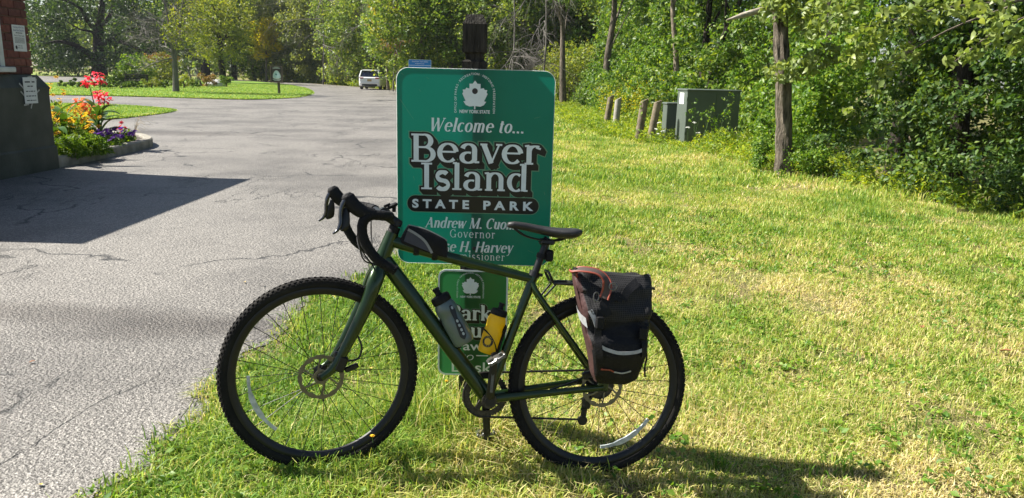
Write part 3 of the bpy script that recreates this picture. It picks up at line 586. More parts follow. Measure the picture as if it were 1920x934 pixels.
b = bp(150, 255, 12.4); daisy_bush('yellow and green daisy clump left of the orange canna', b[0], 12.3, .75, .62, 46, M_pety, True, M_fol, .045, 2600, 2)
b = bp(92, 200, 12.5); t_ = daisy_bush('tall thin yellow daisies beside the booth corner', b[0] + .1, 12.5, .35, 1.06, 12, M_pety, True, M_fol, .05, 500, 9)
b = bp(150, 285, 11.3); daisy_bush('leafy green plants without flowers along the kerb', b[0], 11.4, .8, .42, 0, M_pety, False, M_fol, .03, 2600, 3, 'bedding_plant', .075, .22, 'plant')
b = bp(120, 295, 10.9); daisy_bush('fine leaved bedding plant next to the plinth foot', b[0] + .02, 10.95, .6, .38, 0, M_pety, False, M_fol, .03, 1800, 8, 'bedding_plant', .07, .2, 'plant')
b = bp(195, 270, 12.4); daisy_bush('purple petunias under the pink canna', b[0], 12.4, .7, .26, 26, M_petv, False, M_fol, .055, 900, 4, 'petunia_clump', .05, .5)
b = bp(222, 265, 13.2); daisy_bush('purple petunias with a crimson bloom at the kerb bend', b[0], 13.1, .7, .25, 26, M_petv, False, M_fol, .055, 900, 5, 'petunia_clump', .05, .5)
b = bp(230, 262, 13.4); daisy_bush('small crimson flowers behind the petunias', b[0], 13.5, .35, .3, 7, M_petr, False, M_fol, .05, 260, 6, 'petunia_clump', .05, .5)
g = np.random.default_rng(5); t = thing('dry_grass_tuft', 'thin dry grass stalks arching over the end of the flower bed', 'plant', (-6.75, 13.5, ZB))
mb = MB()
for k in range(16):
    a = g.uniform(-1.2, 1.2); l = g.uniform(.25, .55); mb.tube(cr([(0, 0, 0), (math.cos(a) * l * .25, math.sin(a) * l * .25, l * .8), (math.cos(a) * l * .75, math.sin(a) * l * .75, l * g.uniform(.5, 1))], 4), [.003, .0015], 3, ref=(.3, .2, .9))
mb.build('stalks', M_dry, t)

# ================================================================== WELCOME SIGN
SY = 2.955                                           # front plane of the big panel
def sp(x, y, Y=SY): p = atY(x, y, Y); return np.array([p[0], p[2]])
# --- a serif alphabet drawn with a broad nib: width follows the stroke direction
def A_(cx, cy, rx, ry, a0, a1, n=18): return [(cx + rx * math.cos(R(a0 + (a1 - a0) * i / n)), cy + ry * math.sin(R(a0 + (a1 - a0) * i / n))) for i in range(n + 1)]
def sf(x, y, h=.09): return ('t', [(x - h, y), (x + h, y)])
T, t_, a_ = 'T', 't', 'a'
GL = {
 'B': (.62, [(T, [(.14, 0), (.14, .72)]), (t_, [(.03, .705), (.32, .705)]), (a_, A_(.32, .545, .155, .165, 92, -92)), (t_, [(.14, .38), (.36, .38)]), (a_, A_(.34, .195, .19, .185, 92, -92)), (t_, [(.03, .015), (.35, .015)])]),
 'e': (.5, [(t_, [(.07, .275), (.43, .275)]), (a_, A_(.25, .25, .19, .235, 6, 318))]),
 'a': (.5, [(a_, A_(.22, .335, .14, .15, 165, 0) + [(.36, .06), (.38, .02), (.47, .02)]), (a_, A_(.215, .135, .145, .135, 65, 330))]),
 'v': (.48, [(T, [(.07, .49), (.245, 0)]), (t_, [(.245, 0), (.42, .49)]), sf(.07, .49, .08), sf(.42, .49, .07)]),
 'r': (.38, [(T, [(.13, 0), (.13, .49)]), (t_, [(.03, .475), (.13, .49)]), (a_, A_(.27, .32, .14, .155, 160, 55)), (T, [(.33, .40), (.345, .45)]), sf(.13, .015, .1)]),
 'I': (.36, [(T, [(.18, 0), (.18, .72)]), sf(.18, .705, .13), sf(.18, .015, .13)]),
 's': (.42, [('m', A_(.205, .365, .125, .115, 35, 255) + A_(.205, .125, .135, .12, 78, -150))]),
 'l': (.27, [(T, [(.13, 0), (.13, .75)]), (t_, [(.03, .735), (.13, .745)]), sf(.13, .015, .11)]),
 'n': (.56, [(T, [(.13, 0), (.13, .49)]), (t_, [(.03, .475), (.13, .49)]), (a_, A_(.28, .32, .145, .165, 155, 0) + [(.425, 0)]), sf(.13, .015), sf(.43, .015)]),
 'd': (.56, [(a_, A_(.23, .24, .165, .235, 55, 305)), (T, [(.41, 0), (.41, .75)]), (t_, [(.31, .735), (.41, .745)]), (t_, [(.41, .015), (.51, .015)])]),
 'W': (.98, [(T, [(.08, .71), (.27, 0)]), (t_, [(.27, 0), (.47, .62)]), (T, [(.45, .71), (.66, 0)]), (t_, [(.66, 0), (.88, .71)]), sf(.08, .705, .09), sf(.88, .705, .09), sf(.45, .705, .07)]),
 'c': (.45, [(a_, A_(.24, .25, .18, .235, 48, 318))]), 'o': (.5, [(a_, A_(.25, .25, .185, .235, 0, 360, 28))]),
 'm': (.84, [(T, [(.13, 0), (.13, .49)]), (t_, [(.03, .475), (.13, .49)]), (a_, A_(.27, .32, .135, .165, 155, 0) + [(.405, 0)]), (a_, A_(.545, .32, .135, .165, 155, 0) + [(.68, 0)]), sf(.13, .015), sf(.405, .015, .08), sf(.68, .015)]),
 't': (.34, [(T, [(.15, .63), (.15, .1)]), (a_, A_(.235, .1, .085, .085, 180, 310)), (t_, [(.03, .475), (.3, .475)])]),
 'A': (.70, [(t_, [(.07, 0), (.34, .71)]), (T, [(.33, .71), (.6, 0)]), (t_, [(.17, .24), (.5, .24)]), sf(.07, .015), sf(.6, .015)]),
 'w': (.72, [(T, [(.07, .49), (.21, 0)]), (t_, [(.21, 0), (.36, .45)]), (T, [(.34, .49), (.49, 0)]), (t_, [(.49, 0), (.66, .49)]), sf(.07, .49, .07), sf(.66, .49, .06)]),
 'M': (.88, [(t_, [(.12, 0), (.12, .7)]), (T, [(.13, .71), (.43, .02)]), (t_, [(.43, .02), (.73, .7)]), (T, [(.74, 0), (.74, .71)]), sf(.12, .015), sf(.74, .015, .11), sf(.1, .705, .07), sf(.77, .705, .08)]),
 'C': (.66, [(a_, A_(.36, .36, .27, .345, 48, 312)), (t_, [(.56, .70), (.56, .50)])]),
 'G': (.74, [(a_, A_(.37, .36, .28, .345, 48, 318)), (T, [(.60, .02), (.60, .28)]), sf(.60, .29, .1), (t_, [(.57, .70), (.57, .50)])]),
 'R': (.68, [(T, [(.14, 0), (.14, .72)]), (t_, [(.03, .705), (.33, .705)]), (a_, A_(.33, .54, .155, .165, 92, -92)), (t_, [(.14, .375), (.33, .375)]), (T, [(.33, .37), (.56, .02)]), sf(.14, .015), sf(.6, .015, .06)]),
 'P': (.60, [(T, [(.14, 0), (.14, .72)]), (t_, [(.03, .705), (.33, .705)]), (a_, A_(.33, .53, .17, .175, 92, -92)), (t_, [(.14, .355), (.33, .355)]), sf(.14, .015)]),
 'H': (.76, [(T, [(.15, 0), (.15, .72)]), (T, [(.61, 0), (.61, .72)]), (t_, [(.15, .37), (.61, .37)]), sf(.15, .015), sf(.15, .705), sf(.61, .015), sf(.61, .705)]),
 'D': (.74, [(T, [(.14, 0), (.14, .72)]), (t_, [(.03, .705), (.34, .705)]), (a_, A_(.34, .36, .29, .345, 92, -92)), (t_, [(.03, .015), (.34, .015)])]),
 'u': (.56, [(a_, [(.12, .49), (.12, .17)] + A_(.26, .17, .14, .155, 180, 330)), (T, [(.42, 0), (.42, .49)]), (t_, [(.02, .475), (.12, .485)]), (t_, [(.32, .475), (.42, .485)]), (t_, [(.42, .015), (.52, .015)])]),
 'y': (.48, [(T, [(.07, .49), (.25, .02)]), (t_, [(.42, .49), (.2, -.16), (.08, -.19)]), sf(.07, .49, .08), sf(.42, .49, .07)]),
 'i': (.27, [(T, [(.13, 0), (.13, .49)]), (t_, [(.03, .475), (.13, .49)]), sf(.13, .015), (T, [(.13, .62), (.13, .70)])]),
 'k': (.54, [(T, [(.13, 0), (.13, .75)]), (t_, [(.03, .735), (.13, .745)]), (t_, [(.13, .2), (.40, .47)]), (T, [(.24, .29), (.44, .01)]), sf(.13, .015), sf(.44, .015, .08), sf(.4, .475, .08)]),
 '.': (.24, [(T, [(.12, -.005), (.12, .1)])]), ' ': (.26, []), '-': (.5, [('m', [(.05, .25), (.45, .25)])]),
}
def stroke(mb, pts, ws, z):
    P = np.array(pts, float); n = len(P); d = np.gradient(P, axis=0); d = unit(d); nn = np.stack([-d[:, 1], d[:, 0]], 1) * (np.asarray(ws) / 2)[:, None]
    V = np.concatenate([np.c_[P + nn, np.full(n, z)], np.c_[P - nn, np.full(n, z)]]); mb.add(V, [(i, i + n, i + 1 + n, i + 1) for i in range(n - 1)])
def serif_text(s, x0, x1, base, h, thick=.115, thin=.042, shear=0., extra=0., off=(0, 0), track=0., z0=0., dz=1.5e-5, word=None):
    """lettering fitted between x0 and x1, cap height h -> MB in (x, z, depth)"""
    tot = sum(GL[c][0] + track for c in s) - track; kx = (x1 - x0) / tot; ky = h / .72; mb = MB(); pen = 0.; z = z0
    wi = 0
    for c in s:
        adv, st = GL[c]; wi += c == ' '
        if word is not None and wi != word: st = []
        for w, pts in st:
            P = np.array(pts, float); d = unit(np.gradient(P, axis=0)); v = np.abs(d[:, 1])
            ws = {'T': np.full(len(P), thick), 't': np.full(len(P), thin), 'm': thin + (thick - thin) * (.45 + .55 * (1 - np.abs(v - .5) * 1.2).clip(0, 1)), 'a': thin + (thick - thin) * v ** 1.6}[w] + extra
            if extra:
                P = P.copy(); P[0] -= d[0] * extra / 2; P[-1] += d[-1] * extra / 2
            Q = np.stack([x0 + (pen + P[:, 0]) * kx + shear * P[:, 1] * ky + off[0] * h, base + P[:, 1] * ky + off[1] * h], 1)
            stroke(mb, Q, ws * (kx + ky) / 2, z); z += dz
        pen += adv + track
    return mb
M_grn = mat('sign_green', (.0, .105, .066), .34, col2=(.004, .128, .084), vscale=7, detail=9); translucent(M_grn, (.0, .42, .30), .26)
M_grn2 = mat('lower_sign_green', (.012, .105, .03), .35, var=.06, vscale=4); translucent(M_grn2, (.06, .42, .13), .26)
M_core = mat('sign_core', (.72, .75, .74), .5, var=.05); translucent(M_core, (.9, .92, .9), .7)
M_let = mat('sign_white', (.72, .79, .79), .4, var=.05, vscale=30)
M_blk = mat('sign_black', (.005, .006, .006), .3, var=.2, vscale=30)
M_pale = mat('sign_outline', (.12, .28, .17), .4, var=.1)
M_post = mat('weathered_post', (.015, .014, .012), .9, col2=(.085, .077, .064), vscale=14, bump=1., bscale=40, stretch=(6, 6, .5), spec=.2)
M_bolt = mat('bolt_steel', (.05, .045, .045), .5, metal=.6)
p0 = sp(745, 125); x0s, x1s = sp(744, 300)[0], sp(1036, 310)[0]; zt_, zb_ = sp(894, 129.5)[1], sp(886, 496)[1]
px_ = sp(880, 400)[0] + .005
sign = thing('welcome_sign', 'green park welcome sign on a dark wooden post behind the bicycle', 'sign', (px_, SY + .05, float(gz_at(px_, SY + .05))))
GP = Matrix.Translation(-Vector(sign.location))
def S_(o): o.matrix_parent_inverse = GP; return o
XZ = [[1, 0, 0], [0, 0, 1], [0, 1, 0]]         # (x, z, depth) -> world
def rr(x0, x1, z0, z1, r, n=8):
    P = []
    for cx, cz, a in ((x1 - r, z1 - r, 0), (x0 + r, z1 - r, 90), (x0 + r, z0 + r, 180), (x1 - r, z0 + r, 270)):
        for i in range(n + 1): an = R(a + 90 * i / n); P.append((cx + r * math.cos(an), cz + r * math.sin(an)))
    return P
def flat(name, poly, m, parent, depth):
    mb = MB(); mb.add([(p[0], p[1], depth) for p in poly], [tuple(range(len(poly)))], XZ); return mb.build(name, m, parent, 0, fix=False)
# post: 4x4 with routed neck and bevelled head
hw = .0455; pc = SY + .004 + .003 + .046; zg = float(gz_at(px_, pc)); ztop = sp(891, 28, pc)[1]; zn1, zn0 = sp(891, 101, pc)[1], sp(891, 113, pc)[1]
PXC = sp(891, 70, pc)[0]
mb = MB()
def sq(z, h): return [(PXC - h, pc - h, z), (PXC + h, pc - h, z), (PXC + h, pc + h, z), (PXC - h, pc + h, z)]
mb.loft([sq(z, h) for z, h in ((zg - .03, hw), (zn0 - .006, hw), (zn0 + .002, hw - .011), (zn1 - .002, hw - .011), (zn1 + .006, hw), (ztop - .035, hw), (ztop, .03))]); S_(mb.build('post', M_post, sign, 20))
# big panel
def rim(mb, outer, inner, y0, y1):
    n = len(outer); V = [(p[0], y0, p[1]) for p in outer] + [(p[0], y1, p[1]) for p in outer] + [(p[0], y0, p[1]) for p in inner] + [(p[0], y1, p[1]) for p in inner]; F = []
    for i in range(n): j = (i + 1) % n; F += [(i, j, n + j, n + i), (2 * n + i, 3 * n + i, 3 * n + j, 2 * n + j), (i, 2 * n + i, 2 * n + j, j), (n + i, n + j, 3 * n + j, 3 * n + i)]
    mb.add(V, F)
mb = MB(); rim(mb, rr(x0s, x1s, zb_, zt_, .045), rr(x0s + .002, x1s - .002, zb_ + .002, zt_ - .002, .043), SY - .0003, SY + .0035); panel = S_(mb.build('panel', M_core, sign, 30))
flat('face', rr(x0s + .0018, x1s - .0018, zb_ + .0018, zt_ - .0018, .043), M_grn, panel, SY)
def put_text(mb, name, m, parent, Y): return mb.build(name, m, parent, 0, xf=lambda V: np.stack([V[:, 0], Y - V[:, 2], V[:, 1]], 1), fix=False)
def line(s, xa, xb, yb, ytop, m=M_let, parent=None, Y=SY, mid=None, **kw):
    xm = (xa + xb) / 2; b = sp(xm, yb, Y)[1]; h = sp(xm, ytop, Y)[1] - b; X0, X1 = sp(xa, yb, Y)[0], sp(xb, yb, Y)[0]
    return X0, X1, b, h
def letter(s, xa, xb, yb, ytop, shadow=False, Y=SY, parent=None, m=M_let, **kw):
    X0, X1, b, h = line(s, xa, xb, yb, ytop, Y=Y); parent = parent or panel
    if shadow:
        mo = MB(); mk = MB(); n = 7
        for k in range(n):
            o = (.0215 * k, -.0255 * k)
            q = serif_text(s, X0, X1, b, h, extra=.125, off=o, z0=.0004 + k * 2e-5, dz=1e-6, **kw); mo.add(q.V, q.F)
            q = serif_text(s, X0, X1, b, h, extra=.085, off=o, z0=.0008 + k * 2e-5, dz=1e-6, **kw); mk.add(q.V, q.F)
        put_text(mo, 'letter_outline', M_pale, parent, Y); put_text(mk, 'letter_shadow', M_blk, parent, Y)
    for w_ in range(s.count(' ') + 1): put_text(serif_text(s, X0, X1, b, h, z0=.0012, dz=2e-6, word=w_, **kw), 'lettering', m, parent, Y)
letter('Welcome to...', 804, 982, 248, 223, thick=.14, thin=.05, shear=.22, track=.05)
letter('Beaver', 769, 1012, 305.5, 254, True, thick=.125, thin=.045)
letter('Island', 786, 993, 356.5, 308, True, thick=.122, thin=.045)
# STATE PARK pill
def sans(s, xa, xb, yb, ytop, parent, m=M_let, Y=SY, off=.0, dep=.0012, space=1., shear=0.):
    V, F = ftext(s, .1, offset=off, space=space, shear=shear); xm = (xa + xb) / 2; b = sp(xm, yb, Y)[1]; h = sp(xm, ytop, Y)[1] - b; A = fit(V, sp(xa, yb, Y)[0], sp(xb, yb, Y)[0], h, b)
    mb = MB(); mb.add(np.c_[A, np.full(len(A), dep)], F); return put_text(mb, 'lettering', m, parent, Y)
def pill(xa, xb, ya, yb_, grow, m, dep):
    xm = (xa + xb) / 2; z1, z0 = sp(xm, ya)[1] + grow, sp(xm, yb_)[1] - grow; X0, X1 = sp(xa, (ya + yb_) / 2)[0] - grow, sp(xb, (ya + yb_) / 2)[0] + grow
    flat('nameplate', rr(X0, X1, z0, z1, min((z1 - z0) / 2 * .98, 1)), m, panel, SY - dep)
pill(764, 1010, 369, 399, .0028, M_pale, .0005); pill(764, 1010, 369, 399, 0, M_blk, .0008)
sans('STATE', 773, 879.5, 391, 374, panel, off=.004, space=1.65); sans('PARK', 906, 1000, 394.5, 377.5, panel, off=.004, space=1.65)
letter('Andrew M. Cuomo', 797, 977, 428.5, 409, thick=.15, thin=.055, shear=.22, track=.03)
letter('Governor', 843, 928, 446, 431, thick=.085, thin=.045, track=.1)
letter('Rose H. Harvey', 806, 960, 472.5, 453, thick=.15, thin=.055, shear=.22, track=.03)
letter('Commissioner', 824, 946, 487.5, 473.5, thick=.085, thin=.045, track=.1)
# emblem: leaf inside an arch of small capitals
LEAF = [(0, 1.02), (.18, .78), (.42, .78), (.42, .42), (.66, .48), (.73, .34), (.93, .34), (.88, .14), (.96, .05), (.70, -.50), (.87, -.54), (.68, -.80), (.42, -.91), (.05, -.87), (.05, -1.1)]
LEAF = LEAF + [(-x, z) for x, z in LEAF[::-1][:-1]] 
def emblem(parent, cx, cy, sc_, Y, m, hole=True):
    c = sp(cx, cy, Y); pol = [(c[0] + x * sc_, c[1] + z * sc_) for x, z in LEAF]
    flat('leaf_emblem', pol, m, parent, Y - .0012)
    if hole: flat('bolt_hole', [(c[0] + .01 * sc_ / .046 * math.cos(R(k * 20)), c[1] + .012 + .01 * sc_ / .046 * math.sin(R(k * 20))) for k in range(18)], M_bolt, parent, Y - .0016)
    # arch text
    txt = 'OFFICE OF PARKS \u00b7 RECREATION \u00b7 HISTORIC PRESERVATION'; ra = 1.38 * sc_; zl = -1.42 * sc_; straight = -zl + .05 * sc_; tot = 2 * straight + math.pi * ra
    V0 = [ftext(ch, 1.0, 'LEFT', offset=.012) if ch != ' ' else None for ch in txt]; wd = [(v[0][:, 0].max() + .1) if v is not None and len(v[0]) else .3 for v in V0]; k = tot / sum(wd); pen = 0; mb = MB()
    for v, w in zip(V0, wd):
        if v is not None and len(v[0]):
            s_ = pen + w * k / 2
            if s_ < straight: pos = np.array([-ra, zl + s_]); an = math.pi / 2
            elif s_ < straight + math.pi * ra: th = math.pi - (s_ - straight) / ra; pos = np.array([ra * math.cos(th), .05 * sc_ + ra * math.sin(th)]); an = th - math.pi / 2
            else: pos = np.array([ra, .05 * sc_ - (s_ - straight - math.pi * ra)]); an = -math.pi / 2
            P = v[0][:, :2] * k * [1, 1.0]; P[:, 0] -= w * k / 2; q = np.stack([P[:, 0] * math.cos(an) - P[:, 1] * math.sin(an), P[:, 0] * math.sin(an) + P[:, 1] * math.cos(an)], 1) + pos + c
            mb.add(np.c_[q, np.full(len(q), .0012)], v[1])
        pen += w * k
    put_text(mb, 'arch_lettering', m, parent, Y)
    V, F = ftext('NEW YORK STATE', .1, offset=.003); Af = fit(V, c[0] - 1.15 * sc_, c[0] + 1.15 * sc_, .26 * sc_, c[1] - 1.42 * sc_); mb = MB(); mb.add(np.c_[Af, np.full(len(Af), .0012)], F); put_text(mb, 'lettering', m, parent, Y)
emblem(panel, 890.5, 177, .0505, SY, M_let)
mb = MB(); c = sp(889, 466); mb.lathe([(0, .004), (.006, .003), (.008, 0)], 12, M=rotm((1, 0, 0), R(90)), t=(c[0], SY - .0005, c[1])); S_(mb.build('bolt', M_bolt, sign))
# scratches in the paint
mb = MB()
for a, b_ in (((750, 186), (775, 223)), ((752, 137), (758, 141)), ((800, 145), (804, 148)), ((742, 232), (747, 236)), ((786, 168), (789, 172)), ((1002, 222), (1014, 219)), ((960, 300), (963, 306)), ((846, 395), (852, 399)), ((775, 330), (777, 338)), ((1020, 360), (1022, 366)), ((990, 470), (1000, 474))):
    p, q = sp(*a), sp(*b_); stroke(mb, [p, q], [.0011, .0006], .0003)
put_text(mb, 'scratch', M_pale, panel, SY)
# lower sign
SL = SY + .004
lx0, lx1 = sp(821, 600, SL)[0], sp(951, 600, SL)[0]; lz1, lz0 = sp(888, 506.5, SL)[1], sp(880, 704, SL)[1]
mb = MB(); rim(mb, rr(lx0, lx1, lz0, lz1, .034), rr(lx0 + .007, lx1 - .007, lz0 + .007, lz1 - .007, .028), SL - .0006, SL + .002); low = S_(mb.build('hours_panel', M_let, sign, 30))
flat('face', rr(lx0 + .0068, lx1 - .0068, lz0 + .0068, lz1 - .0068, .028), M_grn2, low, SL)
emblem(low, 882, 536, .036, SL - .0006, M_let, False)
letter('Park', 840, 922, 600, 573, Y=SL - .0006, parent=low, thick=.15, thin=.06, shadow=True)
letter('Hours', 832, 936, 632, 606, Y=SL - .0006, parent=low, thick=.15, thin=.06, shadow=True)
sans('Dawn', 845, 920, 657, 640, low, Y=SL - .0006, off=.001)
letter('to', 862, 888, 675, 661, Y=SL - .0006, parent=low, thick=.06, thin=.045, shear=.2)
sans('Dusk', 847, 922, 698, 679, low, Y=SL - .0006, off=.001)
mb = MB(); p, q = sp(893, 666.5, SL), sp(915, 667, SL); stroke(mb, [p, q], [.004, .004], .0015); put_text(mb, 'dash', M_let, low, SL - .0006)

# ================================================================== BICYCLE
BQ = dict(x=.3272, y=2.6667, z=.0167, yaw=3.3037, lean=.166, pit=.0784, steer=.1259); WB = 1.0385; RW = .35
_fw = np.array([math.cos(BQ['yaw']), math.sin(BQ['yaw']), 0]); _lf = np.array([-math.sin(BQ['yaw']), math.cos(BQ['yaw']), 0])
BM = np.stack([_fw, _lf, [0, 0, 1]], 1) @ rotm((0, 1, 0), -BQ['pit']) @ rotm((1, 0, 0), BQ['lean'])
BT = np.array([BQ['x'], BQ['y'], BQ['z']])
BIKE = Matrix([list(BM[i]) + [BT[i]] for i in range(3)] + [[0, 0, 0, 1]])
HA = R(71.5); SAX = np.array([-math.cos(HA), 0, math.sin(HA)]); SB = np.array([WB, 0, RW]) - np.array([math.sin(HA), 0, math.cos(HA)]) * .045
SR = rotm(SAX, BQ['steer'])
SR2 = rotm(SAX, .066)
def barx(V): return steer(SB + (np.asarray(V) - SB) @ SR2.T + np.array([.010, 0, 0]))
def steer(V): return SB + (np.asarray(V) - SB) @ SR.T
STEER = Matrix.Translation(Vector(SB)) @ Matrix([list(SR[i]) + [0] for i in range(3)] + [[0, 0, 0, 1]]) @ Matrix.Translation(-Vector(SB))
def paint(name, col, rough=.3, metal=.6, coat=.5):
    return mat(name, col, rough, metal, var=.18, vscale=25, coat=coat)
M_fr = paint('frame_green', (.013, .034, .006), .3, .5); M_rub = mat('tyre_rubber', (.0085, .0085, .009), .85, col2=(.026, .024, .021), vscale=9, bump=.3, bscale=200, spec=.15, detail=8)
M_bk = mat('black_alloy', (.007, .007, .0075), .38, .2, var=.25, vscale=30); M_bkm = mat('matt_black', (.006, .006, .0065), .6, spec=.25, var=.3, vscale=40, bump=.25, bscale=300)
M_tapeb = mat('bar_tape', (.006, .006, .0065), .65, spec=.22, var=.25, vscale=60, bump=.5, bscale=250); M_sad = mat('saddle_cover', (.016, .016, .017), .5, var=.2, vscale=30, bump=.15, bscale=400)
M_st = mat('spoke_steel', (.03, .03, .032), .35, .7, var=.2); M_rot = mat('brake_rotor', (.16, .148, .11), .38, .8, var=.2, vscale=50)
M_sil = mat('polished_alloy', (.15, .15, .147), .35, .8, var=.15, vscale=40); M_ref = mat('spoke_reflector', (.62, .64, .66), .25, col2=(.30, .34, .34), vscale=45, coat=.6)
M_chain = mat('chain_steel', (.05, .045, .04), .45, .7, var=.4, vscale=150); M_shinyb = mat('gloss_lever', (.02, .022, .028), .18, .5, var=.1, coat=.8)
bike = thing('bicycle', 'dark green gravel bicycle with drop bars leaning in front of the sign', 'bicycle', mtx=BIKE)
YR = rotm((1, 0, 0), R(90))                                   # lathe axis z -> wheel axis y
def tyre_mesh():
    mb = MB(); n = 12; mb.lathe([(.3285 + .0195 * math.cos(R(k * 360 / n)), .0195 * math.sin(R(k * 360 / n))) for k in range(n + 1)], 96, YR)
    g = np.random.default_rng(3)
    for i in range(108):                                      # tread blocks
        a = 2 * math.pi * i / 108
        for k, (th, w, l) in enumerate(((0, .008, .009), (.62, .006, .010), (-.62, .006, .010), (1.05, .004, .011), (-1.05, .004, .011))):
            b = a + (.5 * 2 * math.pi / 108 if k in (1, 2) else 0); r = .3285 + .0205 * math.cos(th); y = .0205 * math.sin(th)
            c = np.array([r * math.cos(b), y, r * math.sin(b)]); rad = np.array([math.cos(b) * math.cos(th), math.sin(th), math.sin(b) * math.cos(th)]); tan = np.array([-math.sin(b), 0, math.cos(b)]); ax = np.cross(rad, tan)
            mb.box(c, (.0042, l, w), M=np.stack([rad, tan, ax], 1))
    return mb
def make_wheel(front):
    mb = MB(); mb.lathe([(.314, .0125), (.310, .0135), (.300, .012), (.289, .007), (.2865, .0), (.289, -.007), (.300, -.012), (.310, -.0135), (.314, -.0125), (.309, 0), (.314, .0125)], 96, YR)
    w = mb.build('wheel', M_bk, bike, 30); tag(w, 'front wheel, turned slightly towards the viewer' if front else 'rear wheel behind the black pannier')
    ty = tyre_mesh().build('tyre', M_rub, w, 40) if 'tyre' not in cache else put(bpy.data.objects.new('tyre', cache['tyre']), w); cache['tyre'] = ty.data
    mb = MB(); mb.lathe([(.0, .052), (.009, .052), (.010, .036), (.024, .034), (.024, .029), (.012, .024), (.010, 0), (.012, -.022), (.022, -.026), (.022, -.03), (.010, -.036), (.009, -.05), (0, -.05)], 20, YR); mb.build('hub', M_bk, w)
    if 'spoke' not in cache:
        for k in range(4):
            sd = 1 if k % 2 == 0 else -1; ln = 1 if k < 2 else -1
            mb = MB(); mb.tube([(.023 * math.cos(.9 * ln), sd * .0305, .023 * math.sin(.9 * ln)), (.289, sd * .002, 0)], .00125, 4, ref=(0, 1, .1)); mb.tube([(.276, sd * .003, 0), (.2885, sd * .002, 0)], .0019, 5); o = mb.build('spoke', M_st, w, 60); cache.setdefault('spoke', []).append(o.data); bpy.data.objects.remove(o)
    for i in range(28):
        o = put(bpy.data.objects.new('spoke', cache['spoke'][i % 4]), w); o.rotation_euler = (0, 2 * math.pi * i / 28 + .07, 0)
    # disc rotor with a wavy rim and six arms
    mb = MB(); n = 72; V = []; F = []
    for k in range(n):
        a = 2 * math.pi * k / n; ro_ = .0805 - .0022 * (math.sin(a * 12) > .3); ri = .0655 + .0025 * math.sin(a * 12)
        for r in (ri, ro_):
            for y in (.047, .0488): V.append((r * math.cos(a), y, r * math.sin(a)))
    for k in range(n):
        a, b = k * 4, ((k + 1) % n) * 4; F += [(a + 1, a + 3, b + 3, b + 1), (a, b, b + 2, a + 2), (a + 2, b + 2, b + 3, a + 3), (a, a + 1, b + 1, b)]
        
    mb.add(V, F)
    for k in range(6):
        a = k * math.pi / 3; mb.tube([(.022 * math.cos(a), .0479, .022 * math.sin(a)), (.045 * math.cos(a + .28), .0479, .045 * math.sin(a + .28)), (.067 * math.cos(a + .42), .0479, .067 * math.sin(a + .42))], .0032, 4, ell=(.3, 1))
    mb.lathe([(.016, .047), (.026, .047), (.026, .0488), (.016, .0488), (.016, .047)], 24, YR @ np.diag([1, 1, -1.]))
    mb.build('brake_rotor', M_rot, w)
    mb = MB(); prof = [(-.0, .004), (.0, .012)]; pts = []
    a0, a1 = (R(-2), R(-55)) if front else (R(-96), R(-148))
    V = []; F = []; n = 12
    for k in range(n + 1):
        t = k / n; a = a0 + (a1 - a0) * t; w_ = .0095 if .25 < t < .75 else .0055
        for r in (.245 - w_, .245 + w_):
            for y in (-.004, .004): V.append((r * math.cos(a), y + (.012 if front else .012), r * math.sin(a)))
    for k in range(n):
        a, b = 4 * k, 4 * k + 4; F += [(a, a + 1, b + 1, b), (a + 2, b + 2, b + 3, a + 3), (a + 1, a + 3, b + 3, b + 1), (a, b, b + 2, a + 2)]
    F += [(0, 2, 3, 1), (4 * n, 4 * n + 1, 4 * n + 3, 4 * n + 2)]; mb.add(V, F); mb.build('reflector', M_ref, w, 30)
    w.matrix_local = (STEER @ Matrix.Translation((WB, 0, RW))) if front else Matrix.Translation((0, 0, RW))
    return w
cache = {}
make_wheel(True); rw = make_wheel(False)
mb = MB()
for k in range(9): mb.lathe([(.012, -.022 - .0038 * k), (.055 - .0042 * k, -.022 - .0038 * k), (.055 - .0042 * k, -.0238 - .0038 * k), (.012, -.0238 - .0038 * k)], 40, YR)
mb.build('cassette', M_chain, rw)
# frame
ht0, ht1 = (.8535, 0, .760), (.8165, 0, .872)
mb = MB(); mb.tube([ht0, ht1], [.027, .0235], 20); mb.tube(cr([(.818, 0, .842), (.70, 0, .815), (.55, 0, .785), (.40, 0, .757), (.293, 0, .737)], 3), [.021, .019, .016], 18, ell=(1, 1.05))
mb.tube(cr([(.846, 0, .778), (.70, 0, .608), (.56, 0, .441), (.425, 0, .281)], 4), [.026, .0255, .0255, .027], 18, ell=(.95, 1.1)); mb.tube([(.425, 0, .28), (.35, 0, .53), (.281, 0, .758)], [.018, .0165, .0175], 16)
mb.lathe([(.0, -.046), (.024, -.046), (.024, .046), (0, .046)], 20, YR, (.425, 0, .28))
for s in (1, -1):
    mb.tube(cr([(.425, .022 * s, .28), (.33, .034 * s, .296), (.18, .052 * s, .322), (.0, .066 * s, .350)], 4), [.0135, .0125, .011, .0105], 12, ell=(.8, 1.2)); mb.tube(cr([(.292, .014 * s, .722), (.26, .03 * s, .672), (.12, .056 * s, .502), (.012, .066 * s, .372)], 4), [.0105, .0095, .0085], 10)
    mb.box((.002, .066 * s, .356), (.042, .008, .04), bev=.003)
mb.tube([(.255, -.034, .665), (.255, .034, .665)], .008, 8, ref=(1, 0, 0))
mb.build('frame', M_fr, bike, 40)
mb = MB(); mb.tube([(.288, 0, .735), (.2475, 0, .872)], .0137, 16); mb.build('seat_post', M_bk, bike)
mb = MB(); mb.tube([(.2855, 0, .745), (.2795, 0, .764)], .021, 18); mb.box((.262, 0, .752), (.022, .012, .012), bev=.002); mb.build('seat_clamp', M_bk, bike)
